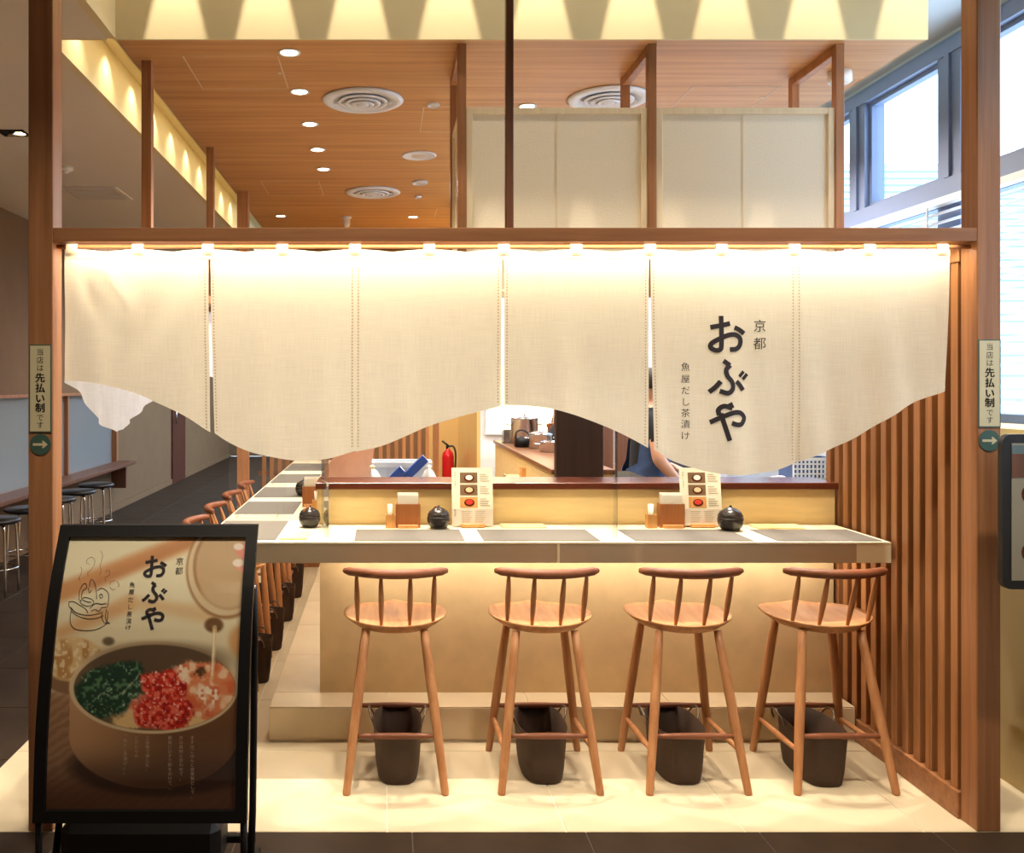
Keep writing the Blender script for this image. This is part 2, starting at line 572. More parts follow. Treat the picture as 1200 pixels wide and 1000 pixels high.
# ------------------------------------------------------------------ floors
T = 0.64
fl = MB().box(-1.60, 3.6, 3.23, 9.5, -0.06, -0.003).build('floor', 'grout_beige')
struct(fl, 'pale beige tiled floor under the counter and stools', 'floor')
XS = [-1.60] + [0.012 + T * k for k in range(-2, 6)] + [3.6]
YS = [3.23] + [3.94 + T * k for k in range(0, 9)]
tile_cache = {}
def tile(parent, x0, x1, y0, y1, z, mat, gap=0.0022, h=0.004):
    key = (round(x1 - x0, 4), round(y1 - y0, 4), mat, h)
    if key not in tile_cache:
        tile_cache[key] = MB().bbox(gap, x1 - x0 - gap, gap, y1 - y0 - gap, 0, h, 0.0012).mesh('tile', mat)
    o = link('tile', tile_cache[key], parent)
    o.location = (x0, y0, z - h)
    return o
for x0, x1 in zip(XS[:-1], XS[1:]):
    for y0, y1 in zip(YS[:-1], YS[1:]):
        if x1 - x0 < 0.05: continue
        tile(fl, x0, x1, y0, min(y1, 9.5), 0.0, 'tile_beige')
fl2 = MB().box(-3.4, 3.6, -3.5, 3.23, -0.06, -0.003).build('floor_corridor', 'grout_dark')
struct(fl2, 'dark brown stone tiled mall floor in front of the restaurant', 'floor')
for i in range(-6, 6):
    for j in range(3):
        x0 = 0.10 + 0.62 * i
        tile(fl2, max(x0, -3.4), min(x0 + 0.62, 3.6), 3.23 - 0.62 * (j + 1), 3.23 - 0.62 * j, 0.0, 'tile_dark')
fl3 = MB().box(-3.4, -1.60, 3.23, 20, -0.06, -0.003).build('floor_side', 'grout_dark')
struct(fl3, 'dark stone floor of the side corridor past the noren', 'floor')
for i in range(3):
    for j in range(27):
        tile(fl3, -3.4 + 0.6 * i, -3.4 + 0.6 * (i + 1), 3.23 + 0.62 * j, 3.23 + 0.62 * (j + 1), 0.0, 'tile_dark')
fl4 = MB().box(-1.60, 3.0, 9.5, 20, -0.06, 0.0).build('floor_rear', 'tile_dark')
struct(fl4, 'dark floor far behind the restaurant', 'floor')

# ------------------------------------------------------------------ ceilings
ce = MB().box(-1.218, 2.466, FASCIA_Y + 0.012, 9.5, ZC, ZC + 0.16).build('ceiling', 'ceiling_wood')
struct(ce, 'honey wood veneer ceiling over the restaurant', 'ceiling')
fa = MB().box(-1.218, 2.466, FASCIA_Y, FASCIA_Y + 0.012, ZC - 0.004, ZR).build('wall_fascia', 'cream_paint')
struct(fa, 'cream plaster fascia above the wood ceiling washed by spotlights', 'wall')
rc = MB().box(-1.26, 3.6, -3.5, FASCIA_Y + 0.3, ZR, ZR + 0.1).build('ceiling_recess', 'cream_paint')
struct(rc, 'high plaster ceiling in front of the fascia', 'ceiling')
rl = MB().box(-1.258, -1.218, -3.5, FASCIA_Y, ZC, ZR).build('wall_recess', 'cream_paint')
struct(rl, 'cream upright step beside the grey soffit', 'wall')
sf = MB().box(-3.5, -1.258, -3.5, FASCIA_Y, ZC, ZC + 0.1)
sf.box(-3.5, -1.56, FASCIA_Y, 20, ZC, ZC + 0.1)
sf = sf.build('ceiling_corridor', 'corridor_ceiling_paint')
struct(sf, 'grey brown ceiling of the side corridor', 'ceiling')
cv = MB().box(-1.56, -1.52, FASCIA_Y, 20, ZC, 3.46)
cv.box(-1.56, -1.20, FASCIA_Y, 20, 3.46, 3.50)
cv.box(-1.52, -1.26, FASCIA_Y, FASCIA_Y + 0.02, ZC, 3.46)
cv = cv.build('wall_cove', 'cream_paint')
struct(cv, 'cream lit cove running along the wood ceiling', 'wall')
cs = MB().box(-1.225, -1.215, FASCIA_Y + 0.012, 9.5, ZC, 3.46).box(2.46, 2.47, FASCIA_Y + 0.012, 9.5, ZC, 3.5).build('trim_1', 'cream_paint')
struct(cs, 'painted edge closing the sides of the wood ceiling', 'trim')
br = MB().box(2.46, 3.1, FASCIA_Y + 0.05, 20, 3.40, 3.5).box(2.46, 2.9, FASCIA_Y, FASCIA_Y + 0.05, 3.40, ZR).build('ceiling_window_side', 'blue_grey_paint')
struct(br, 'pale blue grey ceiling strip beside the tall windows', 'ceiling')

# thin hatch outlines let into the wood ceiling
def hatch(x0, x1, y0, y1):
    w = 0.006
    m = MB()
    m.box(x0, x1, y0, y0 + w, ZC - 0.002, ZC + 0.001).box(x0, x1, y1 - w, y1, ZC - 0.002, ZC + 0.001)
    m.box(x0, x0 + w, y0, y1, ZC - 0.002, ZC + 0.001).box(x1 - w, x1, y0, y1, ZC - 0.002, ZC + 0.001)
    m.box(x1 - 0.03, x1 - 0.01, (y0 + y1) / 2 - 0.012, (y0 + y1) / 2 + 0.012, ZC - 0.003, ZC)
    return m.build('access_hatch', 'hatch_line', ce)
def YC(py): return (ZC - CAM_Z) * F / (450 - py)
hatch(X_(213, YC(65)), X_(326, YC(65)), YC(65), YC(104))
hatch(X_(305, YC(212)), X_(374, YC(212)), YC(212), YC(229))
hatch(X_(496, YC(125)), X_(496, YC(125)) + 0.45, YC(125), YC(154))
hatch(X_(512, YC(244)), X_(512, YC(244)) + 0.45, YC(244), YC(254))
hatch(X_(812, YC(101)), X_(915, YC(101)), YC(101), YC(126))

# ------------------------------------------------------------------ walls of the mall around
w = MB().box(-3.5, -3.4, -3.5, 6.2, 0, ZC).box(-3.5, -3.4, 6.2, 11.5, 0, 0.56).box(-3.5, -3.4, 6.2, 11.5, 1.50, ZC).box(-3.5, -3.4, 11.5, 20, 0, ZC).build('wall_left', 'wall_brown')
struct(w, 'brown painted wall of the side corridor', 'wall')
wn = thing('window_1', 'frosted interior window with wood frame in the corridor wall', 'window', (-3.4, 8.85, 0.56), kind='structure')
MB().box(-0.05, -0.04, -2.62, 2.62, 0.03, 0.91).build('pane', 'frosted', wn)
for y0, y1, z0, z1 in ((-2.65, -2.58, 0, 0.94), (2.58, 2.65, 0, 0.94), (-2.58, 2.58, 0, 0.05), (-2.58, 2.58, 0.91, 0.94)):
    MB().box(-0.08, 0.02, y0, y1, z0, z1).build('frame', 'frame_wood', wn)
for yy in (-0.9, 0.9):
    MB().box(-0.06, 0.0, yy - 0.02, yy + 0.02, 0.05, 0.91).build('mullion', 'frame_wood', wn)
bw = MB().box(-4.6, -4.5, 5.5, 12.5, -0.2, 3.0).build('wall_beyond_window', 'grey_soffit')
struct(bw, 'pale wall of the room behind the frosted window', 'wall')
light('room_beyond_lamp', 'AREA', (-4.0, 8.8, 2.6), 9, (0.92, 0.95, 1.0), size=0.5, size_y=4.0)
MB_ = MB().box(-4.6, -3.5, 5.5, 12.5, 2.9, 3.0).box(-4.6, -3.5, 5.4, 5.5, -0.2, 3.0).box(-4.6, -3.5, 12.5, 12.6, -0.2, 3.0).box(-4.6, -3.5, 5.5, 12.5, -0.2, -0.1)
struct(MB_.build('wall_room_beyond', 'blue_grey_paint'), 'shell of the room behind the frosted window', 'wall')
d = thing('door_1', 'dark red brown door far down the corridor wall', 'door', (-3.4, 14.9, 0), kind='structure')
MB().bbox(-0.02, 0.03, -0.45, 0.45, 0.0, 2.1, 0.004).build('leaf', 'door_red', d)
MB().tube([(0.06, -0.34, 0.95), (0.06, -0.34, 1.2)], 0.012, 8).build('handle', 'chrome', d)
w = MB().box(-3.5, 3.6, 20, 20.1, 0, 3.6).build('wall_far', 'wall_brown')
struct(w, 'dim brown wall at the far end of the corridor', 'wall')
w = MB().box(-3.5, 3.6, -3.6, -3.5, 0, 4.2).build('wall_behind', 'wall_brown')
struct(w, 'brown wall across the mall walkway', 'wall')
bd = MB().box(-3.4, -3.38, 4, 20, 0, 0.08).build('baseboard_left', 'wall_brown')
struct(bd, 'low baseboard along the corridor wall', 'baseboard')

# restaurant rear walls
w = MB().box(-1.2, 0.47, 9.5, 9.6, 0, ZC).build('wall_rear', 'wall_brown')
struct(w, 'brown rear wall seen through the wooden lattice', 'wall')
w = MB().box(0.47, 0.78, 9.5, 9.6, 0, ZC).build('wall_alcove', 'wall_gold')
struct(w, 'glossy golden alcove wall with a fire extinguisher', 'wall')
KY = 7.6
w = MB().box(0.81, 2.9, KY, KY + 0.1, 0, 1.20).box(0.81, 0.87, KY, KY + 0.1, 1.20, ZC).box(1.43, 2.9, KY, KY + 0.1, 1.20, ZC).box(0.87, 1.43, KY, KY + 0.1, 1.75, ZC).build('wall_kitchen', 'wall_white')
struct(w, 'white rear wall of the kitchen', 'wall')
wn = thing('window_2', 'bright lit serving hatch in the white kitchen wall', 'window', (1.15, KY, 1.20), kind='structure')
MB().box(-0.28, 0.28, 0.06, 0.08, 0.0, 0.55).build('pane', 'lit_window', wn)
for x0, x1, z0, z1 in ((-0.30, -0.275, -0.025, 0.575), (0.275, 0.30, -0.025, 0.575), (-0.275, 0.275, -0.025, 0.0), (-0.275, 0.275, 0.55, 0.575)):
    MB().box(x0, x1, -0.03, 0.04, z0, z1).build('frame', 'wall_white', wn)
al = MB().box(0.78, 0.81, KY, 9.5, 0, ZC).build('wall_alcove_side', 'wall_gold')
struct(al, 'glossy golden side wall of the alcove', 'wall')

# ------------------------------------------------------------------ window wall on the far side
XR = 2.90
w = MB().box(XR, XR + 0.12, 2.0, 9.6, 0, 1.42).box(XR, XR + 0.12, 2.0, 9.6, 3.33, 4.2)
w.box(XR, XR + 0.12, -3.5, 2.0, 0, 4.2).box(XR, XR + 0.12, 9.6, 20, 0, 3.6)
w = w.build('wall_window', 'blue_grey_paint')
struct(w, 'pale wall that carries the tall windows', 'wall')
pw = MB().box(2.50, XR, 3.30, 4.3, 0, 1.42).build('wall_pony', 'wall_beige')
struct(pw, 'low beige wall below the window blind', 'wall')
MB().box(2.486, 2.50, 3.32, 3.62, 0.25, 1.40).build('panel', 'wall_beige', pw)
wn = thing('window_3', 'tall daylight windows with grey metal frames', 'window', (XR, 2.0, 1.42), kind='structure')
def wy(px): return XR * F / (px - 450) - 2.0
zb, zt, zs = 2.645 - 1.42, 3.27 - 1.42, 2.50 - 1.42
# rails
MB().box(-0.05, 0.08, 0, 7.5, zs, zb).build('rail', 'aluminium', wn)
MB().box(-0.05, 0.08, 0, 7.5, zt, zt + 0.07).build('rail', 'aluminium', wn)
MB().box(-0.02, 0.08, 0, 7.5, zt + 0.07, zt + 0.10).build('rail', 'aluminium', wn)
MB().box(-0.03, 0.10, 0, 7.5, 0.0, 0.04).build('rail', 'aluminium', wn)
mull = [(wy(1135), wy(1108)), (wy(1021), wy(1003)), (4.55, 4.75), (5.6, 5.8), (6.6, 6.8), (0.8, 0.95)]
for y0, y1 in mull:
    MB().box(-0.04, 0.08, y0, y1, 0.04, zt).build('mullion', 'aluminium', wn)
    MB().box(-0.055, -0.04, (y0 + y1) / 2 - 0.02, (y0 + y1) / 2 + 0.02, zb, zt).build('mullion_bead', 'aluminium', wn)
edges = sorted(mull)
prev = 0.0
for y0, y1 in edges + [(7.5, 7.5)]:
    if y0 - prev > 0.1:
        MB().box(0.02, 0.028, prev, y0, zb, zt).build('pane', 'pane_glass', wn)
        MB().box(0.02, 0.028, prev, y0, 0.04, zs).build('pane', 'pane_glass', wn)
        m = MB()
        b = 0.025
        m.box(-0.01, 0.04, prev, prev + b, zb, zt).box(-0.01, 0.04, y0 - b, y0, zb, zt)
        m.box(-0.01, 0.04, prev + b, y0 - b, zb, zb + b).box(-0.01, 0.04, prev + b, y0 - b, zt - b, zt)
        m.build('sash', 'aluminium', wn)
    prev = y1
bl = thing('window_blind', 'white horizontal blind drawn down below the metal window rail', 'blind', (XR - 0.095, 2.0, 1.50))
MB().box(-0.02, 0.03, 0.02, 7.4, 1.00, 1.035).build('head_rail', 'white_plastic', bl)
sl = None
for k in range(21):
    if sl is None:
        m = MB(); m.add([(-0.022, 0, -0.014), (-0.022, 7.3, -0.014), (0.022, 7.3, 0.014), (0.022, 0, 0.014),
                         (-0.022, 0, -0.0125), (-0.022, 7.3, -0.0125), (0.022, 7.3, 0.0155), (0.022, 0, 0.0155)],
                        [(0, 1, 2, 3), (7, 6, 5, 4), (0, 4, 5, 1), (3, 2, 6, 7), (0, 3, 7, 4), (1, 5, 6, 2)])
        sl = m.mesh('slat', 'blind_fabric')
    o = link('slat', sl, bl); o.location = (0, 0.05, 0.02 + k * 0.047)
MB().tube([(-0.03, 2.62, 1.0), (-0.035, 2.62, 0.55), (-0.03, 2.62, 0.2)], 0.004, 6).build('pull_cord', 'white_plastic', bl)

# building opposite, seen through the windows
ob = thing('office_building', 'pale louvred building across the street behind the windows', 'building', (12.0, 16.0, -3.0))
MB().box(-6.5, 9, 0, 6, 0, 8.5).build('wall', 'louver_pale', ob)
lv = MB().box(-6.5, 9, -0.035, 0.0, 0, 0.085).mesh('louver', 'louver_pale')
for k in range(34):
    o = link('louver', lv, ob); o.location = (0, 0, 4.4 + k * 0.12)

# ------------------------------------------------------------------ storefront timber frame
fr = thing('storefront_frame', 'brown timber frame of tall posts and a long beam holding the noren', 'frame', (0, 3.23, 0))
PB = 0.092
XL0, XL1 = X_(33, 3.23), X_(62, 3.23)
XP0, XP1 = X_(1145, 3.23), X_(1173, 3.23)
MB().bbox(XL0, XL1, 0, PB, 0, ZR, 0.003).build('post', 'frame_wood', fr)
MB().bbox(XP0, XP1, 0, PB, 0, ZR, 0.003).build('post', 'frame_wood', fr)
ZB0, ZB1 = 2.109, 2.158
MB().bbox(XL1, XP0, 0.0, PB, ZB0, ZB1, 0.002).build('beam', 'beam_wood', fr)
MB().bbox(X_(593, 3.25), X_(602, 3.25), 0.02, 0.055, ZB1, ZR, 0.002).build('middle_post', 'dark_post_wood', fr)

# side frame along the corridor
sfm = thing('corridor_timber_frame', 'timber beam and slim struts along the corridor side', 'frame', (-1.15, 3.33, 0))
MB().bbox(-0.045, 0.045, 0.0, 4.06, ZB0, ZB1, 0.002).build('beam', 'slat_wood', sfm)
for Y in (4.40, 6.0):
    MB().bbox(-0.024, 0.024, Y - 3.33 - 0.024, Y - 3.33 + 0.024, ZB1, ZC, 0.002).build('strut', 'frame_wood', sfm)
MB().bbox(-0.045, 0.045, 4.02, 4.11, 0, ZC, 0.002).build('post', 'frame_wood', sfm)

# ------------------------------------------------------------------ slatted partition
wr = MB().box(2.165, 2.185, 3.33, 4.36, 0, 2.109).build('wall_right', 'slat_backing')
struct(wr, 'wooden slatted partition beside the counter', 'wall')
sm = None
ys = [3.345 + 0.0795 * k for k in range(13)]
for y in ys:
    if sm is None:
        sm = MB().bbox(0, 0.045, 0, 0.040, 0.0, 1.95, 0.002).mesh('slat', 'slat_wood')
    o = link('slat', sm, wr); o.location = (2.120, y, 0.10)
MB().bbox(2.108, 2.168, 3.325, 4.36, 0.0, 0.10, 0.003).build('bottom_plate', 'beam_wood', wr).rotation_euler = (0, 0, 0)
MB().bbox(2.112, 2.168, 3.325, 4.36, 2.05, 2.109, 0.003).build('top_plate', 'beam_wood', wr)
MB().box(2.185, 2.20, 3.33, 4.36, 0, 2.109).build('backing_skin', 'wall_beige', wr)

# ------------------------------------------------------------------ shoji-like panel rack above the kitchen
rk = thing('panel_rack', 'hanging timber rack with two pale fabric screens above the kitchen', 'screen', (0, 4.18, 2.0))
zc = ZC - 2.0
ps = 0.020
for px in (541, 763, 982):
    x = X_(px, 4.18)
    MB().bbox(x - ps, x + ps, -ps, ps, 0, zc, 0.002).build('post', 'frame_wood', rk)
    MB().bbox(x - ps, x + ps, 0.45 - ps, 0.45 + ps, 0, zc, 0.002).build('post', 'frame_wood', rk)
    MB().bbox(x - ps, x + ps, ps, 0.45 - ps, zc - 0.045, zc - 0.002, 0.002).build('rail', 'slat_wood', rk)
zp = Z_(127, 4.18) - 2.0
def screen(xa, xb, ya, yb, seam):
    horizontal = abs(xb - xa) > 0.1
    e = thing('fabric_screen', None, None, (0, 0, 0)); e.parent = rk
    del_keys = [k for k in e.keys()]
    w_ = 0.030
    if horizontal:
        MB().box(xa + w_, xb - w_, 0.0, 0.006, 0.03, zp - w_).build('fabric', 'fabric_panel', e)
        for a, b, c, d_ in ((xa, xa + w_, 0, zp), (xb - w_, xb, 0, zp), (xa + w_, xb - w_, zp - w_, zp), (xa + w_, xb - w_, 0, 0.03)):
            MB().bbox(a, b, -0.012, 0.016, c, d_, 0.002).build('screen_frame', 'panel_frame', e)
        MB().box(seam - 0.004, seam + 0.004, -0.002, 0.0, 0.03, zp - w_).build('seam', 'panel_frame', e)
    else:
        MB().box(xa, xa + 0.006, ya + w_, yb - w_, 0.03, zp - w_).build('fabric', 'fabric_panel', e)
        for a, b, c, d_ in ((ya, ya + w_, 0, zp), (yb - w_, yb, 0, zp), (ya + w_, yb - w_, zp - w_, zp), (ya + w_, yb - w_, 0, 0.03)):
            MB().bbox(xa - 0.012, xa + 0.016, a, b, c, d_, 0.002).build('screen_frame', 'panel_frame', e)
    return e
xs_ = [X_(p, 4.18) for p in (541, 763, 982)]
screen(xs_[0] + ps, xs_[1] - ps, 0, 0, X_(652, 4.18))
screen(xs_[1] + ps, xs_[2] - ps, 0, 0, X_(870, 4.18))
screen(xs_[0], xs_[0], ps, 0.45 - ps, 0)

# ------------------------------------------------------------------ counter
CT = 0.944
ct = thing('dining_counter', 'long L-shaped cream dining counter with walnut ledge behind', 'counter', (0, 0, 0))
CX0, CXI, CX1 = -0.765, -0.305, 2.098
poly = [(CX0, 3.74), (CX1, 3.74), (CX1, 4.235), (CXI, 4.235), (CXI, 7.78), (CX0, 7.78)]
MB().prism(poly, CT - 0.007, CT).build('countertop', 'counter_cream', ct)
ap = MB().box(CX0, 1.955, 3.742, 3.765, CT - 0.085, CT - 0.007)
ap.box(CX0 + 0.002, CX0 + 0.024, 3.765, 7.78, CT - 0.085, CT - 0.007)
ap.build('apron', 'counter_edge', ct)
MB().box(1.955, CX1, 3.742, 3.765, CT - 0.085, CT - 0.007).box(CX1 - 0.02, CX1, 3.765, 4.235, CT - 0.085, CT - 0.007).build('apron_end', 'counter_cream', ct)
MB().box(CX0 + 0.024, CX1 - 0.02, 3.765, 4.235, CT - 0.05, CT - 0.007).build('underside', 'counter_edge', ct)
MB().box(X_(653, 3.74), X_(656, 3.74), 3.7395, 3.7425, CT - 0.084, CT - 0.007).build('apron_joint', 'counter_cream', ct)
MB().box(-0.30, 2.105, 4.235, 4.36, 0.0, 1.111).box(-0.30, -0.18, 4.36, 7.78, 0, 1.111).build('base_wall', 'plaster_gold', ct)
MB().box(CXI, 2.105, 4.223, 4.236, CT, 1.111).box(CXI - 0.008, CXI, 4.223, 7.78, CT, 1.111).build('backsplash', 'splash_board', ct)
MB().bbox(CXI - 0.012, 2.105, 4.185, 4.45, 1.111, 1.142, 0.003).build('ledge', 'cap_wood', ct)
MB().bbox(CXI - 0.012, -0.07, 4.45, 7.80, 1.111, 1.142, 0.003).build('ledge_wing', 'cap_wood_y', ct)

# tiled foot step
st = MB().box(-0.511, 2.106, 4.046, 4.235, 0.0, 0.152).box(-0.511, -0.30, 4.235, 7.78, 0.0, 0.152).build('step_foot_rest', 'grout_beige')
struct(st, 'low tiled foot step along the counter base', 'step')
sx = [-0.515, 0.012, 0.652, 1.292, 1.932, 2.106]
for x0, x1 in zip(sx[:-1], sx[1:]):
    tile(st, x0, x1, 4.04, 4.235, 0.156, 'tile_step')
    o = MB().bbox(0.002, x1 - x0 - 0.002, 0, 0.005, 0.012, 0.150, 0.0012).build('tile', 'tile_step', st)
    o.location = (x0, 4.0405, 0)
for k in range(6):
    y0 = 4.235 + 0.59 * k
    tile(st, -0.515, -0.30, y0, y0 + 0.59, 0.156, 'tile_step')

# lattice at the rear of the dining wing
lt = thing('wood_lattice', 'vertical wooden lattice screen behind the counter wing', 'screen', (0, 7.92, 0))
lm = MB().bbox(-0.016, 0.016, -0.02, 0.02, 0.05, 2.3, 0.002).mesh('slat', 'slat_wood')
k = 0
x = -1.05
while x < 0.43:
    o = link('slat', lm, lt); o.location = (x, 0, 0)
    x += 0.068
MB().box(-1.1, 0.46, -0.012, 0.012, 0.80, 0.84).build('cross_rail', 'cabinet_wood', lt)
MB().box(-1.1, 0.46, -0.025, 0.025, 0.0, 0.05).build('bottom_rail', 'slat_wood', lt)
MB().box(-1.1, 0.46, -0.025, 0.025, 2.3, 2.36).build('top_rail', 'slat_wood', lt)
MB().bbox(0.43, 0.48, -0.03, 0.03, 0.0, 2.36, 0.003).build('end_post', 'frame_wood', lt)
# ------------------------------------------------------------------ noren
NY = 3.27
NX0, NX1 = X_(76, NY), X_(1113, NY)
nr = thing('noren_curtain', 'long cream linen noren with dark hiragana lettering hanging from the beam', 'curtain', (0, NY, 0))
MB().tube([(XL1 + 0.001, 0, 2.096), (XP0 - 0.001, 0, 2.096)], 0.008, 10).build('rod', 'beam_wood', nr)
lw = 0.042
prof = [(-0.0105, 2.070), (-0.0105, 2.098), (-0.006, 2.1055), (0, 2.107), (0.006, 2.1055), (0.0105, 2.098), (0.0105, 2.070)]
m = MB()
m.add([(sx_ * lw / 2, y, z) for y, z in prof for sx_ in (-1, 1)], [(2 * i, 2 * i + 1, 2 * i + 3, 2 * i + 2) for i in range(len(prof) - 1)])
lp = m.mesh('loop', 'linen')
for px in (85, 162, 244, 331, 416, 503, 590, 675, 761, 845, 930, 1018, 1103):
    o = link('loop', lp, nr); o.location = (X_(px, NY), 0, 0)

def drape(x, z):
    """how far the cloth bellies out of its plane (towards the camera is negative)"""
    t = max(0.0, (2.08 - z)) / 0.7
    a = 0.013 * math.sin(9.0 * x + 0.7) + 0.010 * math.sin(21.0 * x + 1.9 + 1.5 * z) + 0.005 * math.sin(43 * x + 5 * z)
    a *= min(1.0, t) * 1.0
    # crumple on the first panel
    dx = x - X_(115, NY); dz = z - Z_(345, NY)
    a += -0.028 * math.exp(-((dx * 0.9 + dz * 0.5) / 0.045) ** 2 - ((dz * 0.9 - dx * 0.5) / 0.10) ** 2)
    a += 0.022 * math.exp(-((dx * 0.9 + dz * 0.5 - 0.06) / 0.04) ** 2 - ((dz * 0.9 - dx * 0.5 + 0.02) / 0.11) ** 2)
    a += 0.006 * math.sin(30 * x - 18 * z) * math.exp(-((x - X_(150, NY)) / 0.3) ** 2)
    return a
# header band, sagging a little between the loops
m = MB(); n = 210; vs = []; fs = []
loops_x = [X_(p, NY) for p in (85, 162, 244, 331, 416, 503, 590, 675, 761, 845, 930, 1018, 1103)]
ZH = Z_(304, NY)
for i in range(n + 1):
    x = NX0 + (NX1 - NX0) * i / n
    near = min(abs(x - l) for l in loops_x)
    sag = 0.010 * min(1, (near / 0.13)) ** 1.5
    for j in range(5):
        z = 2.087 - sag + (ZH - 2.087 + sag) * j / 4
        vs.append((x, drape(x, z) - 0.0015 * math.sin(PI * j / 4), z))
for i in range(n):
    for j in range(4):
        a = i * 5 + j
        fs.append((a, a + 1, a + 6, a + 5))
m.add(vs, fs, True); m.build('header_band', 'linen', nr)
BOT = [
    ([(76, 446), (110, 449), (150, 458), (185, 472), (215, 488), (246, 507)], (76, 244)),
    ([(251, 508), (270, 520), (300, 532), (340, 539), (380, 538), (416.5, 529)], (246.5, 417)),
    ([(416.5, 530), (450, 522), (500, 501), (540, 488), (587, 476)], (417, 588)),
    ([(591, 475), (620, 476), (650, 480), (690, 492), (730, 509), (759, 525)], (591, 760.5)),
    ([(766, 527), (790, 541), (830, 553), (870, 557), (910, 552), (934, 543)], (762.5, 933)),
    ([(934, 543), (990, 520), (1030, 495), (1070, 472), (1109, 459)], (933, 1113)),
]
panels = []
for bot, (t0, t1) in BOT:
    bx = [p[0] for p in bot]; by = [p[1] for p in bot]
    nu, nv = 46, 60
    vs = []; fs = []
    for i in range(nu + 1):
        u = i / nu
        pxb = bx[0] + (bx[-1] - bx[0]) * u
        # smooth interpolation of the hem
        P = catmull([(a, b, 0) for a, b in bot], 8)
        pyb = np.interp(pxb, [p[0] for p in P], [p[1] for p in P])
        xt = X_(t0 + (t1 - t0) * u, NY); xb = X_(pxb, NY); zb_ = Z_(pyb, NY)
        for j in range(nv + 1):
            v = j / nv
            x = xt + (xb - xt) * v ** 1.5; z = ZH + 0.004 + (zb_ - ZH - 0.004) * v
            y = drape(x, z)
            e = min(u, 1 - u)
            y += 0.004 * math.exp(-(e / 0.02) ** 2) * v
            # stitched hem: a small ridge just inside the border
            y -= 0.0016 * math.exp(-((e - 0.035) / 0.012) ** 2) + 0.0016 * math.exp(-((1 - v - 0.03) / 0.012) ** 2)
            vs.append((x, y, z))
    for i in range(nu):
        for j in range(nv):
            a = i * (nv + 1) + j
            fs.append((a, a + 1, a + nv + 2, a + nv + 1))
    panels.append(MB().add(vs, fs, True).build('panel', 'linen', nr))

# stitching beside the slits
for k_, (bot, (t0, t1)) in enumerate(BOT):
    m = MB()
    for edge in (0, 1):
        if (k_ == 0 and edge == 0) or (k_ == 5 and edge == 1): continue
        xt = X_(t1 - 4 if edge else t0 + 3, NY); xb = X_(bot[-1][0] - 4 if edge else bot[0][0] + 3, NY); zb_ = Z_((bot[-1] if edge else bot[0])[1], NY) + 0.012
        z = ZH - 0.03
        while z > zb_:
            v = (ZH - z) / (ZH - zb_); x = xt + (xb - xt) * v ** 1.5
            y = drape(x, z) - 0.0032
            m.add([(x - 0.0022, y, z), (x + 0.0022, y, z), (x + 0.0022, y, z - 0.005), (x - 0.0022, y, z - 0.005)], [(0, 3, 2, 1)])
            z -= 0.0115
    tag(m.build('stitching', 'stitch', panels[k_]), kind='stuff')

def on_noren(vs2, fs, name, mat='ink', parent=None, off=0.0035):
    """vs2: pixel positions; printed on the cloth"""
    out = []
    for px, py in vs2:
        x = X_(px, NY); z = Z_(py, NY)
        out.append((x, drape(x, z) - off, z))
    return MB().add(out, fs).build(name, mat, parent)
kv, kf = kana_flat(27)
on_noren([(760 + a / 4.76, 350 + b / 4.762) for a, b in kv], kf, 'lettering', parent=panels[4])
def column(chars, cx, ys, size):
    v, f = flat_text(chars, [(cx, -y) for y in ys], size)
    return [(a, -b) for a, b in v], [tuple(reversed(q)) for q in f]
v, f = column('京都', 890.5, [382, 402.5], 15.5)
on_noren(v, f, 'lettering', parent=panels[4])
v, f = column('魚屋だし茶漬け', 802.5, [430, 444, 457.5, 471, 484, 497, 510.5], 10.5)
on_noren(v, f, 'lettering', parent=panels[4])

# noren on the corridor side, seen from inside
sn = thing('side_noren', 'white noren hanging along the corridor side behind the first panel', 'curtain', (-1.172, 0, 0))
MB().tube([(0, 3.33, 2.096), (0, 7.35, 2.096)], 0.008, 8).build('rod', 'beam_wood', sn)
m = MB(); pts = [(3.345, 1.604), (3.5, 1.55), (3.65, 1.47), (3.8, 1.425), (3.95, 1.39), (4.06, 1.395), (4.12, 1.42)]
def side_panel(pts, sway):
    ya, yb = pts[0][0], pts[-1][0]
    nu, nv = 40, 24; vs = []; fs = []
    for i in range(nu + 1):
        u = i / nu; y = ya + (yb - ya) * u
        zb_ = np.interp(y, [p[0] for p in pts], [p[1] for p in pts])
        for j in range(nv + 1):
            v = j / nv
            z = 2.085 + (zb_ - 2.085) * v
            x = v * (0.010 * math.sin(26 * y + sway) + 0.008 * math.sin(11 * y + sway))
            vs.append((x, y, z))
    for i in range(nu):
        for j in range(nv):
            a = i * (nv + 1) + j
            fs.append((a, a + 1, a + nv + 2, a + nv + 1))
    return MB().add(vs, fs, True).build('panel', 'white_lining', sn)
side_panel(pts, 0.4)
side_panel([(4.205, 1.415), (4.22, 1.43), (4.4, 1.48), (4.6, 1.53), (4.8, 1.60), (5.0, 1.66)], 2.0)
side_panel([(5.02, 1.66), (5.4, 1.64), (5.83, 1.66)], 1.0)
side_panel([(5.85, 1.66), (6.3, 1.64), (6.7, 1.66)], 3.0)

# ------------------------------------------------------------------ stools
def lens_rod(mb, a, b, r0, r1, n=10, segs=6):
    a = Vector(a); b = Vector(b)
    pts = [a.lerp(b, i / segs) for i in range(segs + 1)]
    rr = [r0 + (r1 - r0) * math.sin(PI * i / segs) for i in range(segs + 1)]
    return mb.tube(pts, rr, n)

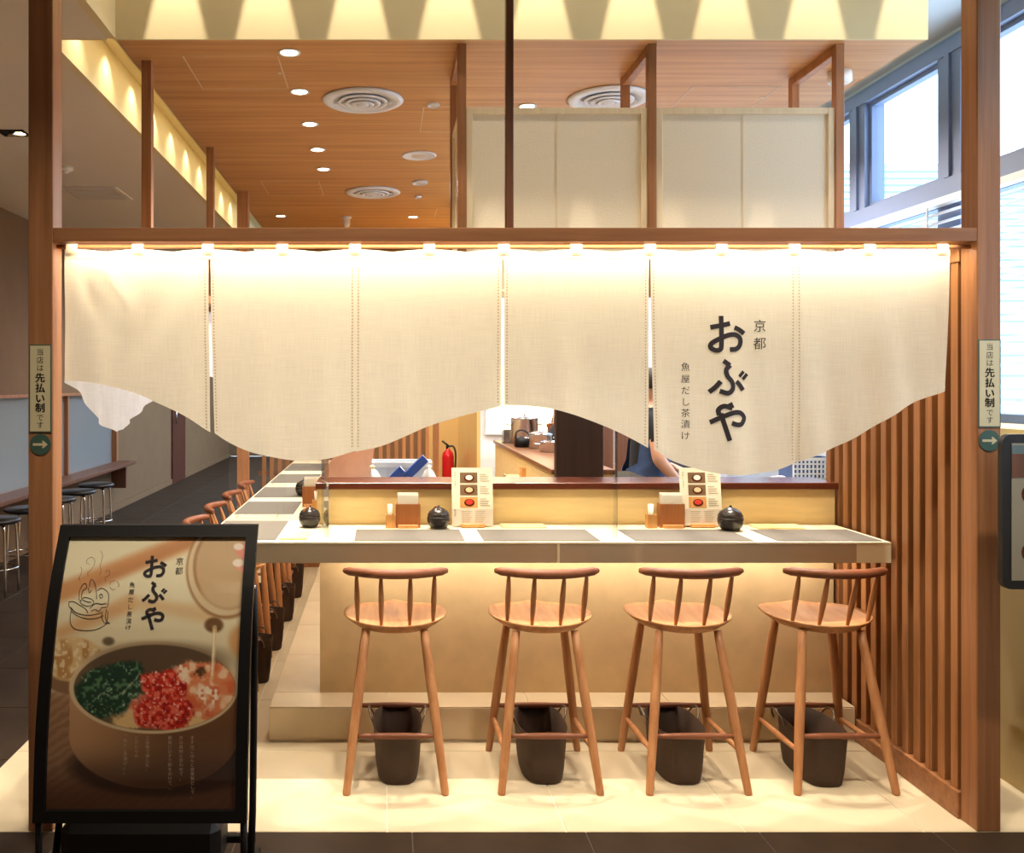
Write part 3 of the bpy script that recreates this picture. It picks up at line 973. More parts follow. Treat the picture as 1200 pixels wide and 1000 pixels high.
def make_stool():
    root = thing('bar_stool', 'x', 'stool')
    # seat: rounded D with a scooped top
    na, nrings = 56, 10
    vs = []; fs = []
    def outline(a):
        c, s = math.cos(a), math.sin(a)
        if s < 0:
            x = 0.213 * math.copysign(abs(c) ** 0.92, c); y = 0.195 * s
        else:
            x = 0.213 * math.copysign(abs(c) ** 0.72, c); y = 0.195 * abs(s) ** 0.80
        return x, y + 0.03
    def top(x, y, r):
        k = max(0.0, 1 - r * r)
        z = 0.640 - 0.020 * k ** 0.7 + 0.010 * (x / 0.213) ** 2
        z += 0.014 * math.exp(-(x / 0.045) ** 2) * max(0, min(1, (y - 0.02) / 0.16)) 
        return z
    vs.append((0, 0.03, top(0, 0.03, 0)))
    for i in range(1, nrings + 1):
        r = i / nrings
        for k in range(na):
            ox, oy = outline(2 * PI * k / na)
            x = ox * r; y = 0.03 + (oy - 0.03) * r
            vs.append((x, y, top(x, y, r)))
    for k in range(na):
        fs.append((0, 1 + k, 1 + (k + 1) % na))
    for i in range(nrings - 1):
        for k in range(na):
            l = (k + 1) % na
            a = 1 + i * na
            fs.append((a + k, a + na + k, a + na + l, a + l))
    last = 1 + (nrings - 1) * na
    for dz, r in ((-0.007, 1.001), (-0.020, 0.93), (-0.040, 0.80)):
        for k in range(na):
            ox, oy = outline(2 * PI * k / na)
            vs.append((ox * r, 0.03 + (oy - 0.03) * r, 0.640 + 0.010 * (ox / 0.213) ** 2 + dz))
    for i in range(3):
        a = last + i * na
        for k in range(na):
            l = (k + 1) % na
            fs.append((a + k, a + na + k, a + na + l, a + l))
    fs.append(tuple(reversed([last + 3 * na + k for k in range(na)])))
    MB().add(vs, fs, True).build('seat', 'seat_wood', root)
    tops = {}
    for sx_ in (-1, 1):
        for sy_ in (-1, 1):
            a = (0.117 * sx_, 0.14 if sy_ > 0 else -0.105, 0.606)
            b = (0.193 * sx_, 0.197 if sy_ > 0 else -0.228, 0.0)
            tops[(sx_, sy_)] = (Vector(a), Vector(b))
            pts = [Vector(a).lerp(Vector(b), t) for t in (0, 0.15, 0.45, 0.75, 0.985, 1)]
            MB().tube(pts, [0.0155, 0.0175, 0.0195, 0.0175, 0.0150, 0.0135], 12).build('leg', 'stool_wood', root)
    def legpt(k, z):
        a, b = tops[k]; t = (a.z - z) / (a.z - b.z)
        return a.lerp(b, t)
    for sy_, z in ((-1, 0.212), (1, 0.205)):
        lens_rod(MB(), legpt((-1, sy_), z), legpt((1, sy_), z), 0.0075, 0.0125).build('stretcher', 'rail_wood', root)
    for sx_ in (-1, 1):
        lens_rod(MB(), legpt((sx_, -1), 0.155), legpt((sx_, 1), 0.150), 0.0075, 0.0125).build('stretcher', 'stool_wood', root)
    # bent back rail and four spindles
    def railpt(x): return (x, -0.205 + 0.075 * (x / 0.205) ** 2, 0.853)
    pts = [railpt(-0.205 + 0.41 * i / 18) for i in range(19)]
    rr = [0.0165 + 0.003 * math.sin(PI * i / 18) for i in range(19)]
    rr[0] = rr[-1] = 0.010
    MB().tube(pts, rr, 12, squash=1.0).build('back_rail', 'rail_wood', root)
    for x in (-0.155, -0.058, 0.058, 0.155):
        tx = railpt(x); by = -0.125 + 0.035 * (abs(x) / 0.155) ** 2
        lens_rod(MB(), (x * 0.98, by, 0.632), (tx[0], tx[1], tx[2] - 0.006), 0.0062, 0.0115, 10, 8).build('spindle', 'stool_wood', root)
    return root
proto = make_stool()
G1 = 'wooden stools at the front counter'
G2 = 'wooden stools along the counter wing'
front = [0.046, 0.650, 1.226, 1.802]
lab = ['wooden bar stool at the front counter, first from the poster stand',
       'wooden bar stool at the front counter, second from the poster stand',
       'wooden bar stool at the front counter, second from the slatted partition',
       'wooden bar stool at the front counter, next to the slatted partition']
for i, x in enumerate(front):
    o = proto if i == 0 else copy_tree(proto)
    o.location = (x, 3.748, 0)
    tag(o, lab[i], 'stool', G1)
wing = [4.89, 5.47, 6.08, 6.70]
wing_bins = [4.88, 5.47, 6.14, 6.80]
lab = ['wooden bar stool along the counter wing, just behind the poster stand',
       'wooden bar stool along the counter wing, second behind the poster stand',
       'wooden bar stool along the counter wing, third behind the poster stand',
       'wooden bar stool along the counter wing, farthest back near the lattice']
for i, y in enumerate(wing):
    o = copy_tree(proto)
    o.location = (-0.862, y, 0); o.rotation_euler = (0, 0, -PI / 2)
    tag(o, lab[i], 'stool', G2)

# ------------------------------------------------------------------ bins under the stools
def make_bin():
    root = thing('bag_bin', 'x', 'bin')
    def ring(hl, hw, z, n=40):
        out = []
        for k in range(n):
            a = 2 * PI * k / n
            c, s = math.cos(a), math.sin(a)
            out.append((hw * math.copysign(abs(c) ** 0.62, c), hl * math.copysign(abs(s) ** 0.78, s), z))
        return out
    n = 40; vs = []; fs = []
    rings = [(0.150, 0.078, 0.0), (0.156, 0.083, 0.004), (0.165, 0.090, 0.05), (0.180, 0.100, 0.200), (0.182, 0.102, 0.204), (0.178, 0.098, 0.204), (0.160, 0.086, 0.05), (0.148, 0.076, 0.008)]
    for hl, hw, z in rings: vs += ring(hl, hw, z)
    for i in range(len(rings) - 1):
        for k in range(n):
            l = (k + 1) % n
            fs.append((i * n + k, i * n + l, (i + 1) * n + l, (i + 1) * n + k))
    fs.append(tuple(reversed(range(n)))); fs.append(tuple((len(rings) - 1) * n + k for k in range(n)))
    MB().add(vs, fs, True).build('body', 'bin_brown', root)
    for s in (-1, 1):
        pts = [(s * (0.098 + 0.022 * math.sin(PI * q / 10)), 0.08 - 0.055 * math.cos(PI * q / 10), 0.175 + 0.055 * math.sin(PI * q / 10)) for q in range(11)]
        MB().tube(pts, 0.004, 8).build('handle', 'handle_metal', root)
    return root
bproto = make_bin()
GB = 'dark brown bins under the stools'
lab = ['dark brown oval bin under the stool closest to the poster stand', 'dark brown oval bin under the second front stool from the poster',
       'dark brown oval bin under the second stool from the partition', 'dark brown oval bin under the stool beside the partition']
for i, (x, y) in enumerate([(0.056, 3.755), (0.648, 3.76), (1.205, 3.755), (1.765, 3.735)]):
    o = bproto if i == 0 else copy_tree(bproto)
    o.location = (x, y, 0); tag(o, lab[i], 'bin', GB)
lab = ['dark brown bin on the floor of the counter wing, just behind the poster stand', 'dark brown bin beneath the second wing stool',
       'dark brown bin beneath the third wing stool', 'dark brown bin beneath the farthest wing stool']
for i, y in enumerate(wing_bins):
    o = copy_tree(bproto)
    o.location = (-0.745, y, 0); o.rotation_euler = (0, 0, -PI / 2)
    o.scale = (0.8, 0.8, 1.15)
    tag(o, lab[i], 'bin', GB)

# ------------------------------------------------------------------ things on the counter
z0 = CT
mats = [((415, 545), 'grey placemat on the front counter beside the ball pot nearest the poster stand'), ((567, 705), 'grey placemat on the front counter, second from the poster stand'),
        ((735, 885), 'grey placemat on the front counter below the big lettering'), ((880, 1030), 'grey placemat at the end of the front counter by the slats')]
def mat_xy(label, x0, x1, y0, y1):
    cx, cy = (x0 + x1) / 2, (y0 + y1) / 2
    o = MB().bbox(x0 - cx, x1 - cx, y0 - cy, y1 - cy, 0.0, 0.003, 0.001).build('placemat', 'mat_grey')
    o.location = (cx, cy, z0); tag(o, label, 'placemat', 'grey placemats on the counter')
fx = [(X_(415, 3.765), X_(545, 3.765)), (X_(567, 3.765), X_(704, 3.765)), (X_(745, 3.765), X_(884, 3.765)), (X_(912, 3.765), 2.075)]
for (a, b), (_, l) in zip(fx, mats):
    mat_xy(l, a, b, 3.765, 4.06)
wl = ['grey placemat on the counter wing, nearest behind the poster stand', 'grey placemat on the counter wing, second from the poster stand', 'grey placemat on the counter wing, middle of the five',
      'grey placemat on the counter wing, second from the lattice', 'grey placemat on the counter wing, nearest the lattice']
for (ya, yb), l in zip(((3.80, 4.32), (4.55, 5.02), (5.22, 5.72), (5.98, 6.55), (6.82, 7.42)), wl):
    mat_xy(l, -0.755, -0.455, ya, yb)

def ball_pot(loc, label, s=1.0):
    r = thing('ceramic_pot', label, 'pot', loc, random.random() * 6, group='black ceramic pots on the counter')
    r.scale = (s, s, s)
    MB().lathe([(0.026, 0), (0.034, 0.002), (0.046, 0.018), (0.052, 0.036), (0.0525, 0.048), (0.050, 0.058), (0.047, 0.058), (0.046, 0.05)], 32).build('body', 'black_ceramic', r)
    MB().lathe([(0.0505, 0.0595), (0.0505, 0.063), (0.042, 0.079), (0.024, 0.091), (0.010, 0.096), (0.005, 0.099), (0.006, 0.104), (0.0, 0.106)], 32).build('lid', 'black_ceramic', r)
    MB().tube([(0.0, 0.0, 0.099), (0.022, 0.004, 0.097), (0.044, 0.008, 0.082)], 0.004, 8).build('spoon_handle', 'brown_box_wood', r)
    return r
ball_pot((X_(514, 4.10), 4.10, z0), 'black ceramic ball pot left of the nearer standing menu')
ball_pot((X_(856, 4.04), 4.04, z0), 'black ceramic ball pot beside the menu below the big lettering', 1.08)
ball_pot((X_(363, 4.14), 4.14, z0), 'black ceramic ball pot at the corner of the counter', 0.95)
ball_pot((X_(356, 5.3), 5.3, z0), 'black ceramic ball pot farther along the counter wing', 0.95)

def pick_box(loc, label):
    r = thing('toothpick_box', label, 'toothpick box', loc, group='toothpick boxes')
    m = MB(); a, h, t = 0.0215, 0.062, 0.004
    m.box(-a, a, -a, -a + t, 0, h).box(-a, a, a - t, a, 0, h).box(-a, -a + t, -a + t, a - t, 0, h).box(a - t, a, -a + t, a - t, 0, h).box(-a + t, a - t, -a + t, a - t, 0, 0.004)
    m.build('box', 'box_wood', r)
    for i in range(14):
        an = random.random() * 6.28; q = random.random() * 0.014
        x, y = q * math.cos(an), q * math.sin(an)
        MB().tube([(x * 0.7, y * 0.7, 0.005), (x * 1.15, y * 1.15, 0.108)], 0.0016, 5).build('toothpick', 'napkin', r)
def napkin_box(loc, label):
    r = thing('napkin_box', label, 'napkin box', loc, group='wooden napkin boxes')
    m = MB(); w_, d_, h = 0.056, 0.026, 0.108; t = 0.005
    m.box(-w_, w_, -d_, -d_ + t, 0, h).box(-w_, w_, d_ - t, d_, 0, h).box(-w_, -w_ + t, -d_ + t, d_ - t, 0, h).box(w_ - t, w_, -d_ + t, d_ - t, 0, h).box(-w_ + t, w_ - t, -d_ + t, d_ - t, 0, 0.005)
    m.build('box', 'brown_box_wood', r)
    for i in range(6):
        y = -0.016 + 0.0064 * i
        MB().box(-0.047, 0.047, y, y + 0.0035, 0.006, 0.148 + 0.004 * (i % 3)).build('napkin', 'napkin', r)
    MB().bbox(-0.046, 0.046, -d_ - 0.018, -d_, 0, 0.016, 0.002).build('front_ledge', 'box_wood', r)
pick_box((X_(457.5, 4.12), 4.12, z0), 'small wooden toothpick box near the poster end of the counter')
napkin_box((X_(478, 4.14), 4.14, z0), 'wooden napkin box near the poster end of the counter')
pick_box((X_(763, 4.12), 4.12, z0), 'small wooden toothpick box below the big lettering')
napkin_box((X_(786, 4.14), 4.14, z0), 'wooden napkin box below the big lettering')
pick_box((X_(371, 4.62), 4.62, z0), 'small wooden toothpick box on the counter wing')
napkin_box((X_(367, 4.85), 4.85, z0), 'wooden napkin box on the counter wing')

def menu(loc, label):
    r = thing('standing_menu', label, 'menu', loc, group='standing menus on the counter')
    r.rotation_euler = (math.radians(-8), 0, 0)
    W, H = 0.094, 0.272
    MB().box(-W, W, 0.0, 0.003, 0.008, H).build('sheet', 'paper', r)
    MB().box(-W, W, -0.0006, 0.0, 0.010, 0.084).build('grey_block', 'paper_grey', r)
    for k, (c1, c2) in enumerate((('wall_brown', 'napkin'), ('wall_brown', 'sign_cream'), ('box_wood', 'red_print'))):
        zc_ = 0.226 - 0.056 * k
        MB().box(-0.056, 0.024, -0.0010, -0.0003, zc_ - 0.024, zc_ + 0.024).build('photo', c1, r)
        m = MB(); m.cur = 0
        m.lathe([(0.024, 0), (0.0, 0.0)], 20, caps=False); v = [(x - 0.014, -0.0014, y * 0.72 + zc_ - 0.002) for x, y, z in m.v]
        MB().add(v, m.f).build('bowl_print', 'cap_wood', r)
        v = [(x * 0.68 - 0.014, -0.0018, y * 0.48 + zc_ + 0.001) for x, y, z in m.v]
        MB().add(v, m.f).build('food_print', c2, r)
    m = MB()
    for k in range(3):
        zc_ = 0.226 - 0.056 * k
        for q in range(4):
            m.box(0.034, 0.034 + (0.046 if q else 0.03) - 0.004 * (q % 3), -0.0009, -0.0002, zc_ + 0.014 - 0.010 * q, zc_ + 0.0165 - 0.010 * q)
    for col in (-0.050, 0.012):
        for q in range(6):
            m.box(col, col + 0.046 - 0.005 * (q % 3), -0.0012, -0.0005, 0.072 - 0.009 * q, 0.0738 - 0.009 * q)
    tag(m.build('text_lines', 'ink_soft', r), kind='stuff')
    v, f = flat_text('おぶや', [(-0.080, 0.078), (-0.080, 0.066), (-0.080, 0.054)], 0.012)
    MB().add([(a, -0.0012, b) for a, b in v], f).build('lettering', 'ink', r)
    v, f = flat_text('魚屋だし茶漬け', [(-0.078, 0.250 - 0.011 * i) for i in range(7)], 0.009)
    MB().add([(a, -0.0008, b) for a, b in v], f).build('lettering', 'ink_soft', r)
    MB().bbox(-0.054, 0.054, -0.022, 0.018, 0.0, 0.016, 0.002).build('stand', 'box_wood', r)
menu((X_(554, 4.13), 4.13, z0), 'standing paper menu between the ball pot and the napkin boxes')
menu((X_(823, 4.13), 4.13, z0), 'standing paper menu partly behind the lettered noren panel')
def tray(x0, x1, y0, y1, label):
    o = MB().bbox(-(x1 - x0) / 2, (x1 - x0) / 2, -(y1 - y0) / 2, (y1 - y0) / 2, 0, 0.008, 0.0015).build('wooden_board', 'tray_wood')
    o.location = ((x0 + x1) / 2, (y0 + y1) / 2, z0); tag(o, label, 'board', 'pale boards on the counter')
tray(X_(587, 4.16), X_(638, 4.16), 4.10, 4.20, 'thin pale wooden board lying right of the nearer menu')
tray(X_(880, 4.16), X_(935, 4.16), 4.08, 4.19, 'thin pale wooden board lying near the slatted partition')
tray(-0.44, -0.325, 3.80, 3.98, 'thin pale wooden board at the corner of the counter')

def acrylic(name_label, x, y, dx, dy, h, rot):
    r = thing('acrylic_divider', name_label, 'divider', (x, y, z0), rot, group='clear acrylic dividers')
    MB().box(-dx, dx, -0.0015, 0.0015, 0.004, h).build('sheet', 'acrylic', r)
    for s in (-0.7, 0.7):
        MB().box(dx * s - 0.002, dx * s + 0.002, -0.05, 0.05, 0, 0.012).box(dx * s - 0.002, dx * s + 0.002, -0.004, 0.004, 0.012, 0.06).build('foot', 'acrylic', r)
acrylic('clear acrylic divider standing on the counter corner', -0.262, 4.01, 0.175, 0, 0.38, math.radians(98.8))
acrylic('clear acrylic divider between the second and third placemats', X_(721, 4.0), 4.0, 0.19, 0, 0.50, math.radians(78))
acrylic('clear acrylic divider on the counter wing, nearest', -0.62, 4.44, 0.14, 0, 0.42, 0)
acrylic('clear acrylic divider farther along the counter wing', -0.62, 5.86, 0.14, 0, 0.42, 0)
# ------------------------------------------------------------------ poster stand
PS = thing('poster_stand', 'black framed curved poster stand with a rice bowl photo beside the entrance post', 'sign', (-0.748, 2.90, 0))
OX, OY = -0.748, 2.90
prof_pts = [(2.778, 0.255), (2.80, 0.505), (2.843, 0.715), (2.91, 0.925), (3.02, 1.130)]     # (Y, z) from the foot up
PP = [(p[0] - OY, p[1]) for p in prof_pts]
PPs = [(a, b) for a, b, _ in catmull([(a, b, 0) for a, b in PP], 8)]
def prof_y(z):
    return float(np.interp(z, [p[1] for p in PPs], [p[0] for p in PPs]))
HWID = 0.328          # half width of the frame
BRD = 0.036
ZT, ZBm = 1.130, 0.255
def strip(x0, x1, za, zb_, off0, off1, name, mat, n=24):
    """a curved bar following the profile; off is the distance in front of (negative) the profile"""
    vs = []; fs = []
    for i in range(n + 1):
        z = za + (zb_ - za) * i / n
        y = prof_y(z)
        vs += [(x0, y + off0, z), (x1, y + off0, z), (x1, y + off1, z), (x0, y + off1, z)]
    for i in range(n):
        a = 4 * i
        for k in range(4):
            l = (k + 1) % 4
            fs.append((a + k, a + l, a + 4 + l, a + 4 + k))
    fs.append((3, 2, 1, 0)); fs.append((4 * n, 4 * n + 1, 4 * n + 2, 4 * n + 3))
    return MB().add(vs, fs).build(name, mat, PS)
strip(-HWID, -HWID + BRD, ZBm, ZT, -0.012, 0.016, 'frame', 'black_metal')
strip(HWID - BRD, HWID, ZBm, ZT, -0.012, 0.016, 'frame', 'black_metal')
strip(-HWID + BRD, HWID - BRD, ZT - BRD, ZT, -0.012, 0.016, 'frame', 'black_metal', 4)
strip(-HWID + BRD, HWID - BRD, ZBm, ZBm + BRD, -0.012, 0.016, 'frame', 'black_metal', 4)
strip(-HWID + BRD, HWID - BRD, ZBm + BRD, ZT - BRD, 0.004, 0.012, 'backing', 'black_plastic')
# ---- printed sheet: colours worked out per vertex (poster photograph is flat print)
GX, GZ = 250, 360
def vnoise(x, y, scale, seed):
    r = np.random.default_rng(seed)
    g = r.random((128, 128))
    fx, fy = x / scale, y / scale
    ix, iy = np.floor(fx).astype(int), np.floor(fy).astype(int)
    tx, ty = fx - ix, fy - iy
    tx = tx * tx * (3 - 2 * tx); ty = ty * ty * (3 - 2 * ty)
    a = g[ix % 128, iy % 128]; b = g[(ix + 1) % 128, iy % 128]; c = g[ix % 128, (iy + 1) % 128]; d_ = g[(ix + 1) % 128, (iy + 1) % 128]
    return (a * (1 - tx) + b * tx) * (1 - ty) + (c * (1 - tx) + d_ * tx) * ty
def smooth(e0, e1, x):
    t = np.clip((x - e0) / (e1 - e0), 0, 1)
    return t * t * (3 - 2 * t)
def paint(px, py):
    """px, py in the pixel frame of the photographed poster"""
    img = np.zeros(px.shape + (3,))
    def put(rgb, a):
        a = np.clip(a, 0, 1)[..., None]
        img[:] = img * (1 - a) + np.array(rgb) * a
    def ell(cx, cy, rx, ry, soft=0.04, ang=0.0):
        nonlocal px, py
        c, s = math.cos(ang), math.sin(ang)
        dx, dy = px - cx, py - cy
        q = np.sqrt(((dx * c + dy * s) / rx) ** 2 + ((-dx * s + dy * c) / ry) ** 2)
        return 1 - smooth(1 - soft, 1 + soft, q)
    def band(x0, y0, x1, y1, w0, w1, soft):
        dx, dy = x1 - x0, y1 - y0; L = math.hypot(dx, dy)
        t = np.clip(((px - x0) * dx + (py - y0) * dy) / L ** 2, 0, 1)
        dist = np.hypot(px - x0 - t * dx, py - y0 - t * dy)
        w_ = w0 + (w1 - w0) * t
        return 1 - smooth(w_ - soft, w_ + soft, dist)
    n1 = vnoise(px, py, 9, 1); n2 = vnoise(px, py, 3.2, 2); n3 = vnoise(px, py, 1.7, 3)
    put((232, 218, 176), np.ones_like(px))
    put((214, 192, 146), smooth(700, 770, py) * 0.8)
    put((196, 128, 74), band(52, 702, 225, 632, 11, 10, 6) * 0.95)
    put((168, 100, 56), band(110, 684, 225, 634, 5, 5, 6) * 0.5)
    put((208, 146, 88), band(70, 742, 150, 708, 7, 9, 7) * 0.85)
    put((214, 168, 112), band(150, 706, 240, 720, 6, 10, 8) * 0.8)
    # jug
    put((140, 92, 52), ell(264, 668, 47, 58, 0.05))
    put((214, 186, 140), ell(264, 667, 45, 55, 0.03))
    put((150, 104, 66), ell(267, 664, 42, 51, 0.04))
    put((190, 152, 108), ell(268, 664, 39.5, 49, 0.06))
    put((206, 172, 126), ell(262, 700, 30, 16, 0.5) * 0.6)
    put((96, 62, 34), ell(250, 733, 11, 9, 0.25))
    put((200, 130, 70), ell(285, 752, 18, 20, 0.3) * 0.8)
    put((226, 128, 108), ell(284, 646, 9, 9, 0.2)); put((238, 220, 200), ell(278, 641, 6, 4, 0.2))
    put((226, 140, 118), ell(284, 664, 8, 7, 0.2)); put((238, 220, 200), ell(278, 660, 6.5, 4.5, 0.2))
    # table
    tb = smooth(800, 822, py)
    put((150, 104, 70), tb)
    g = (np.sin((py * 0.55 + px * 0.38) + 3 * n1) * 0.5 + 0.5)
    put((106, 68, 44), tb * g * 0.55)
    put((52, 24, 14), tb * smooth(880, 950, py + (px - 60) * 0.20) * 0.8)
    # side bowl
    put((120, 82, 54), ell(84, 792, 34, 22, 0.06))
    put((214, 172, 112), ell(84, 773, 36, 26, 0.08))
    put((176, 118, 60), ell(84, 773, 34, 24, 0.15) * smooth(0.45, 0.7, n1))
    put((238, 210, 160), ell(84, 773, 33, 24, 0.15) * smooth(0.55, 0.75, n2) * 0.8)
    put((90, 74, 50), ell(126, 752, 7, 5, 0.4))
    # main bowl: body, shade, rim, inside
    put((30, 14, 8), ell(188, 898, 106, 36, 0.12) * 0.85)
    body = np.clip(np.maximum(ell(180, 862, 98, 62, 0.015), (np.abs(px - 180) < 98) * (py > 806) * (py < 862)), 0, 1)
    put((168, 116, 74), body)
    put((180, 128, 84), body * (1 - smooth(82, 120, px)) * 0.7); put((72, 40, 22), body * smooth(90, 225, px) * 0.8)
    put((40, 18, 8), body * smooth(868, 925, py) * 0.75)
    put((208, 176, 128), ell(180, 806, 99, 54.5, 0.012))
    put((88, 66, 46), ell(181, 806.5, 94.5, 50.5, 0.012))
    put((62, 44, 30), ell(190, 775, 80, 22, 0.3) * 0.6)
    inside = ell(181, 806.5, 94, 50, 0.01)
    px0, py0 = px, py
    px = px0 + 9 * (vnoise(px0, py0, 11, 11) - 0.5) + 4 * (n2 - 0.5); py = py0 + 9 * (vnoise(px0, py0, 11, 12) - 0.5) + 4 * (n3 - 0.5)
    # salmon
    sal = inside * np.maximum(ell(240, 812, 52, 36, 0.12), ell(205, 836, 60, 22, 0.2))
    put((216, 112, 66), sal)
    put((244, 196, 150), sal * smooth(0.55, 0.8, n1) * 0.9)
    put((196, 66, 36), sal * smooth(0.62, 0.8, 1 - n1) * 0.6)
    put((250, 224, 190), inside * ell(246, 814, 12, 16, 0.5) * smooth(0.35, 0.65, n2))
    put((250, 214, 176), inside * ell(214, 790, 14, 8, 0.5) * smooth(0.35, 0.65, n2))
    put((226, 178, 110), inside * np.maximum(ell(152, 846, 20, 10, 0.25), ell(222, 850, 24, 8, 0.3)))
    put((60, 38, 20), inside * ell(236, 789, 9, 6, 0.4) * smooth(0.3, 0.6, n2))
    # greens
    gr = inside * ell(127, 810, 48, 30, 0.12, -0.45)
    put((20, 40, 28), gr); put((62, 98, 62), gr * smooth(0.58, 0.8, n2)); put((150, 176, 140), gr * smooth(0.76, 0.9, n3) * smooth(0.5, 0.7, n1))
    put((170, 180, 140), inside * band(142, 812, 166, 792, 0.8, 0.5, 0.8)); put((120, 140, 110), inside * band(112, 818, 140, 812, 0.8, 0.5, 0.8))
    # roe
    ro = inside * np.maximum(ell(190, 805, 25, 20, 0.12), ell(190, 836, 34, 22, 0.12))
    put((188, 30, 20), ro); put((226, 84, 62), ro * smooth(0.5, 0.72, n2)); put((250, 206, 180), ro * smooth(0.74, 0.88, n3) * 0.9); put((120, 8, 8), ro * smooth(0.62, 0.85, 1 - n2) * 0.8)
    px, py = px0, py0
    # poured tea
    put((224, 186, 128), band(251, 736, 248, 796, 2.6, 1.8, 1.0) * (0.6 + 0.4 * n2)); put((250, 236, 206), band(250, 742, 248, 792, 0.6, 0.5, 0.6))
    return np.clip(img, 0, 255)
XIL = ([629, 696, 760, 850, 945], [80.5, 70, 63, 58, 55]); XIR = ([629, 760, 945], [287, 280, 275.5])
zi0, zi1 = ZBm + BRD, ZT - BRD
zz = np.linspace(zi1, zi0, GZ + 1)
yy = np.array([prof_y(z) for z in zz])
pyc = 450 + (CAM_Z - zz) * F / (yy + OY)
u = np.linspace(0, 1, GX + 1)
PXL = np.interp(pyc, *XIL); PXR = np.interp(pyc, *XIR)
px_ = PXL[:, None] + (PXR - PXL)[:, None] * u[None, :]
py_ = np.repeat(pyc[:, None], GX + 1, 1)
col = (paint(px_, py_) / 255.0) ** 0.80
col = np.where(col <= 0.04045, col / 12.92, ((col + 0.055) / 1.055) ** 2.4)
xs = -HWID + BRD + (2 * (HWID - BRD)) * u
V = np.zeros((GZ + 1, GX + 1, 3)); V[..., 0] = xs[None, :]; V[..., 1] = yy[:, None] + 0.002; V[..., 2] = zz[:, None]
ii, jj = np.meshgrid(np.arange(GZ), np.arange(GX), indexing='ij')
a = ii * (GX + 1) + jj
faces = np.stack([a, a + GX + 1, a + GX + 2, a + 1], -1).reshape(-1, 4)
me = bpy.data.meshes.new('poster_sheet')
me.from_pydata(V.reshape(-1, 3).tolist(), [], faces.tolist())
at_ = me.color_attributes.new('print', 'FLOAT_COLOR', 'POINT')
rgba = np.ones(((GZ + 1) * (GX + 1), 4), dtype=np.float32); rgba[:, :3] = col.reshape(-1, 3)
at_.data.foreach_set('color', rgba.ravel())
me.materials.append(MATS['poster_print'])
sheet = link('poster_sheet', me, PS); sheet['label'] = 'poster photo of a rice bowl with greens, roe and salmon'
strip(-HWID + BRD, HWID - BRD, ZBm + BRD, ZT - BRD, -0.004, -0.002, 'clear_cover', 'sign_cover')
def on_poster(pts, faces_, name, mat):
    out = []
    for x, y in pts:
        z = float(np.interp(y, pyc, zz)); l = np.interp(y, *XIL); r = np.interp(y, *XIR)
        out.append((-HWID + BRD + 2 * (HWID - BRD) * (x - l) / (r - l), prof_y(z) + 0.0008, z))
    return MB().add(out, faces_).build(name, mat, sheet)
kv, kf = kana_flat(30)
# kana box -> poster box (x 165..200, y 651..740)
on_poster([(168.5 + (a - 330) / 220 * 28 - (b - 98) / 694 * 4.5, 651.5 + (b - 98) / 694 * 87) for a, b in kv], kf, 'lettering', 'ink')
v, f = column('京都', 0, [658, 669.5], 9.5)
on_poster([(209.5 + a - (b - 658) * 0.06, b) for a, b in v], f, 'lettering', 'ink')
v, f = column('魚屋だし茶漬け', 0, [685.5, 694, 703, 711.5, 720, 728, 735.5], 7)
on_poster([(154 + a - (b - 685) * 0.09, b) for a, b in v], f, 'lettering', 'ink')
cols = [('まずはごはんと自家製だしで、', 225.5, 865), ('次は具材と合わせて、', 212.5, 865), ('最後にひずり酢をかけて…', 199.5, 865), ('三段階で楽しむ、', 173.5, 865), ('こだわりの', 160.5, 865), ('「魚だし茶漬け」。', 147.5, 863)]
for s, cx, y0 in cols:
    v, f = column(s, cx, [y0 + 5.3 * i for i in range(len(s))], 5.0)
    on_poster(v, f, 'lettering', 'ink_white')
# line drawing of a bowl with steam
D = [
    [(107, 622), (95, 700), (104, 770), (150, 815), (240, 828), (340, 820), (420, 785), (455, 740), (465, 640)],
    [(107, 640), (160, 680), (260, 712), (360, 705), (420, 680)],
    [(100, 600), (150, 650), (240, 676), (330, 672), (400, 650)],
    [(85, 545), (80, 580), (110, 620), (160, 660)], [(85, 545), (130, 545), (190, 580), (250, 620), (270, 660)],
    [(180, 530), (185, 440), (215, 380), (245, 370), (255, 410), (215, 440), (200, 510)],
    [(280, 400), (290, 340), (310, 330), (335, 370), (345, 430), (355, 520)], [(270, 410), (280, 460), (300, 430)],
    [(355, 440), (395, 415), (440, 430), (470, 480), (465, 560), (450, 600), (400, 600)], [(380, 480), (400, 470), (410, 500), (390, 510), (380, 480)],
    [(190, 540), (230, 505), (300, 520), (325, 560), (270, 590), (210, 570), (190, 540)], [(215, 530), (260, 545), (300, 550)],
    [(290, 610), (320, 580), (350, 560), (400, 570), (450, 560)], [(300, 640), (340, 620), (370, 640), (400, 610)],
    [(410, 640), (405, 700), (430, 750), (480, 755), (450, 735), (440, 690), (450, 620)],
    [(480, 380), (490, 350), (530, 335)], [(550, 345), (572, 380), (560, 405)], [(535, 425), (500, 425), (480, 400)],
    [(185, 335), (180, 310), (200, 270), (205, 230), (195, 205)], [(265, 290), (265, 260), (290, 240), (325, 190), (330, 140), (300, 110), (260, 130), (250, 165), (280, 180)],
    [(375, 290), (395, 250), (385, 190), (400, 140), (405, 80), (380, 50)], [(440, 350), (435, 310), (470, 290), (480, 250), (450, 240), (440, 265)],
]
vs = []; fs = []
for k, stq in enumerate(D):
    v, f = ribbon2d([(70 + a_ / 8.333, 640 + b_ / 8.333) for a_, b_ in stq], 0.75 if k < 15 else 0.4)
    o_ = len(vs); vs += v; fs += [tuple(i + o_ for i in q) for q in f]
on_poster(vs, fs, 'line_drawing', 'ink')
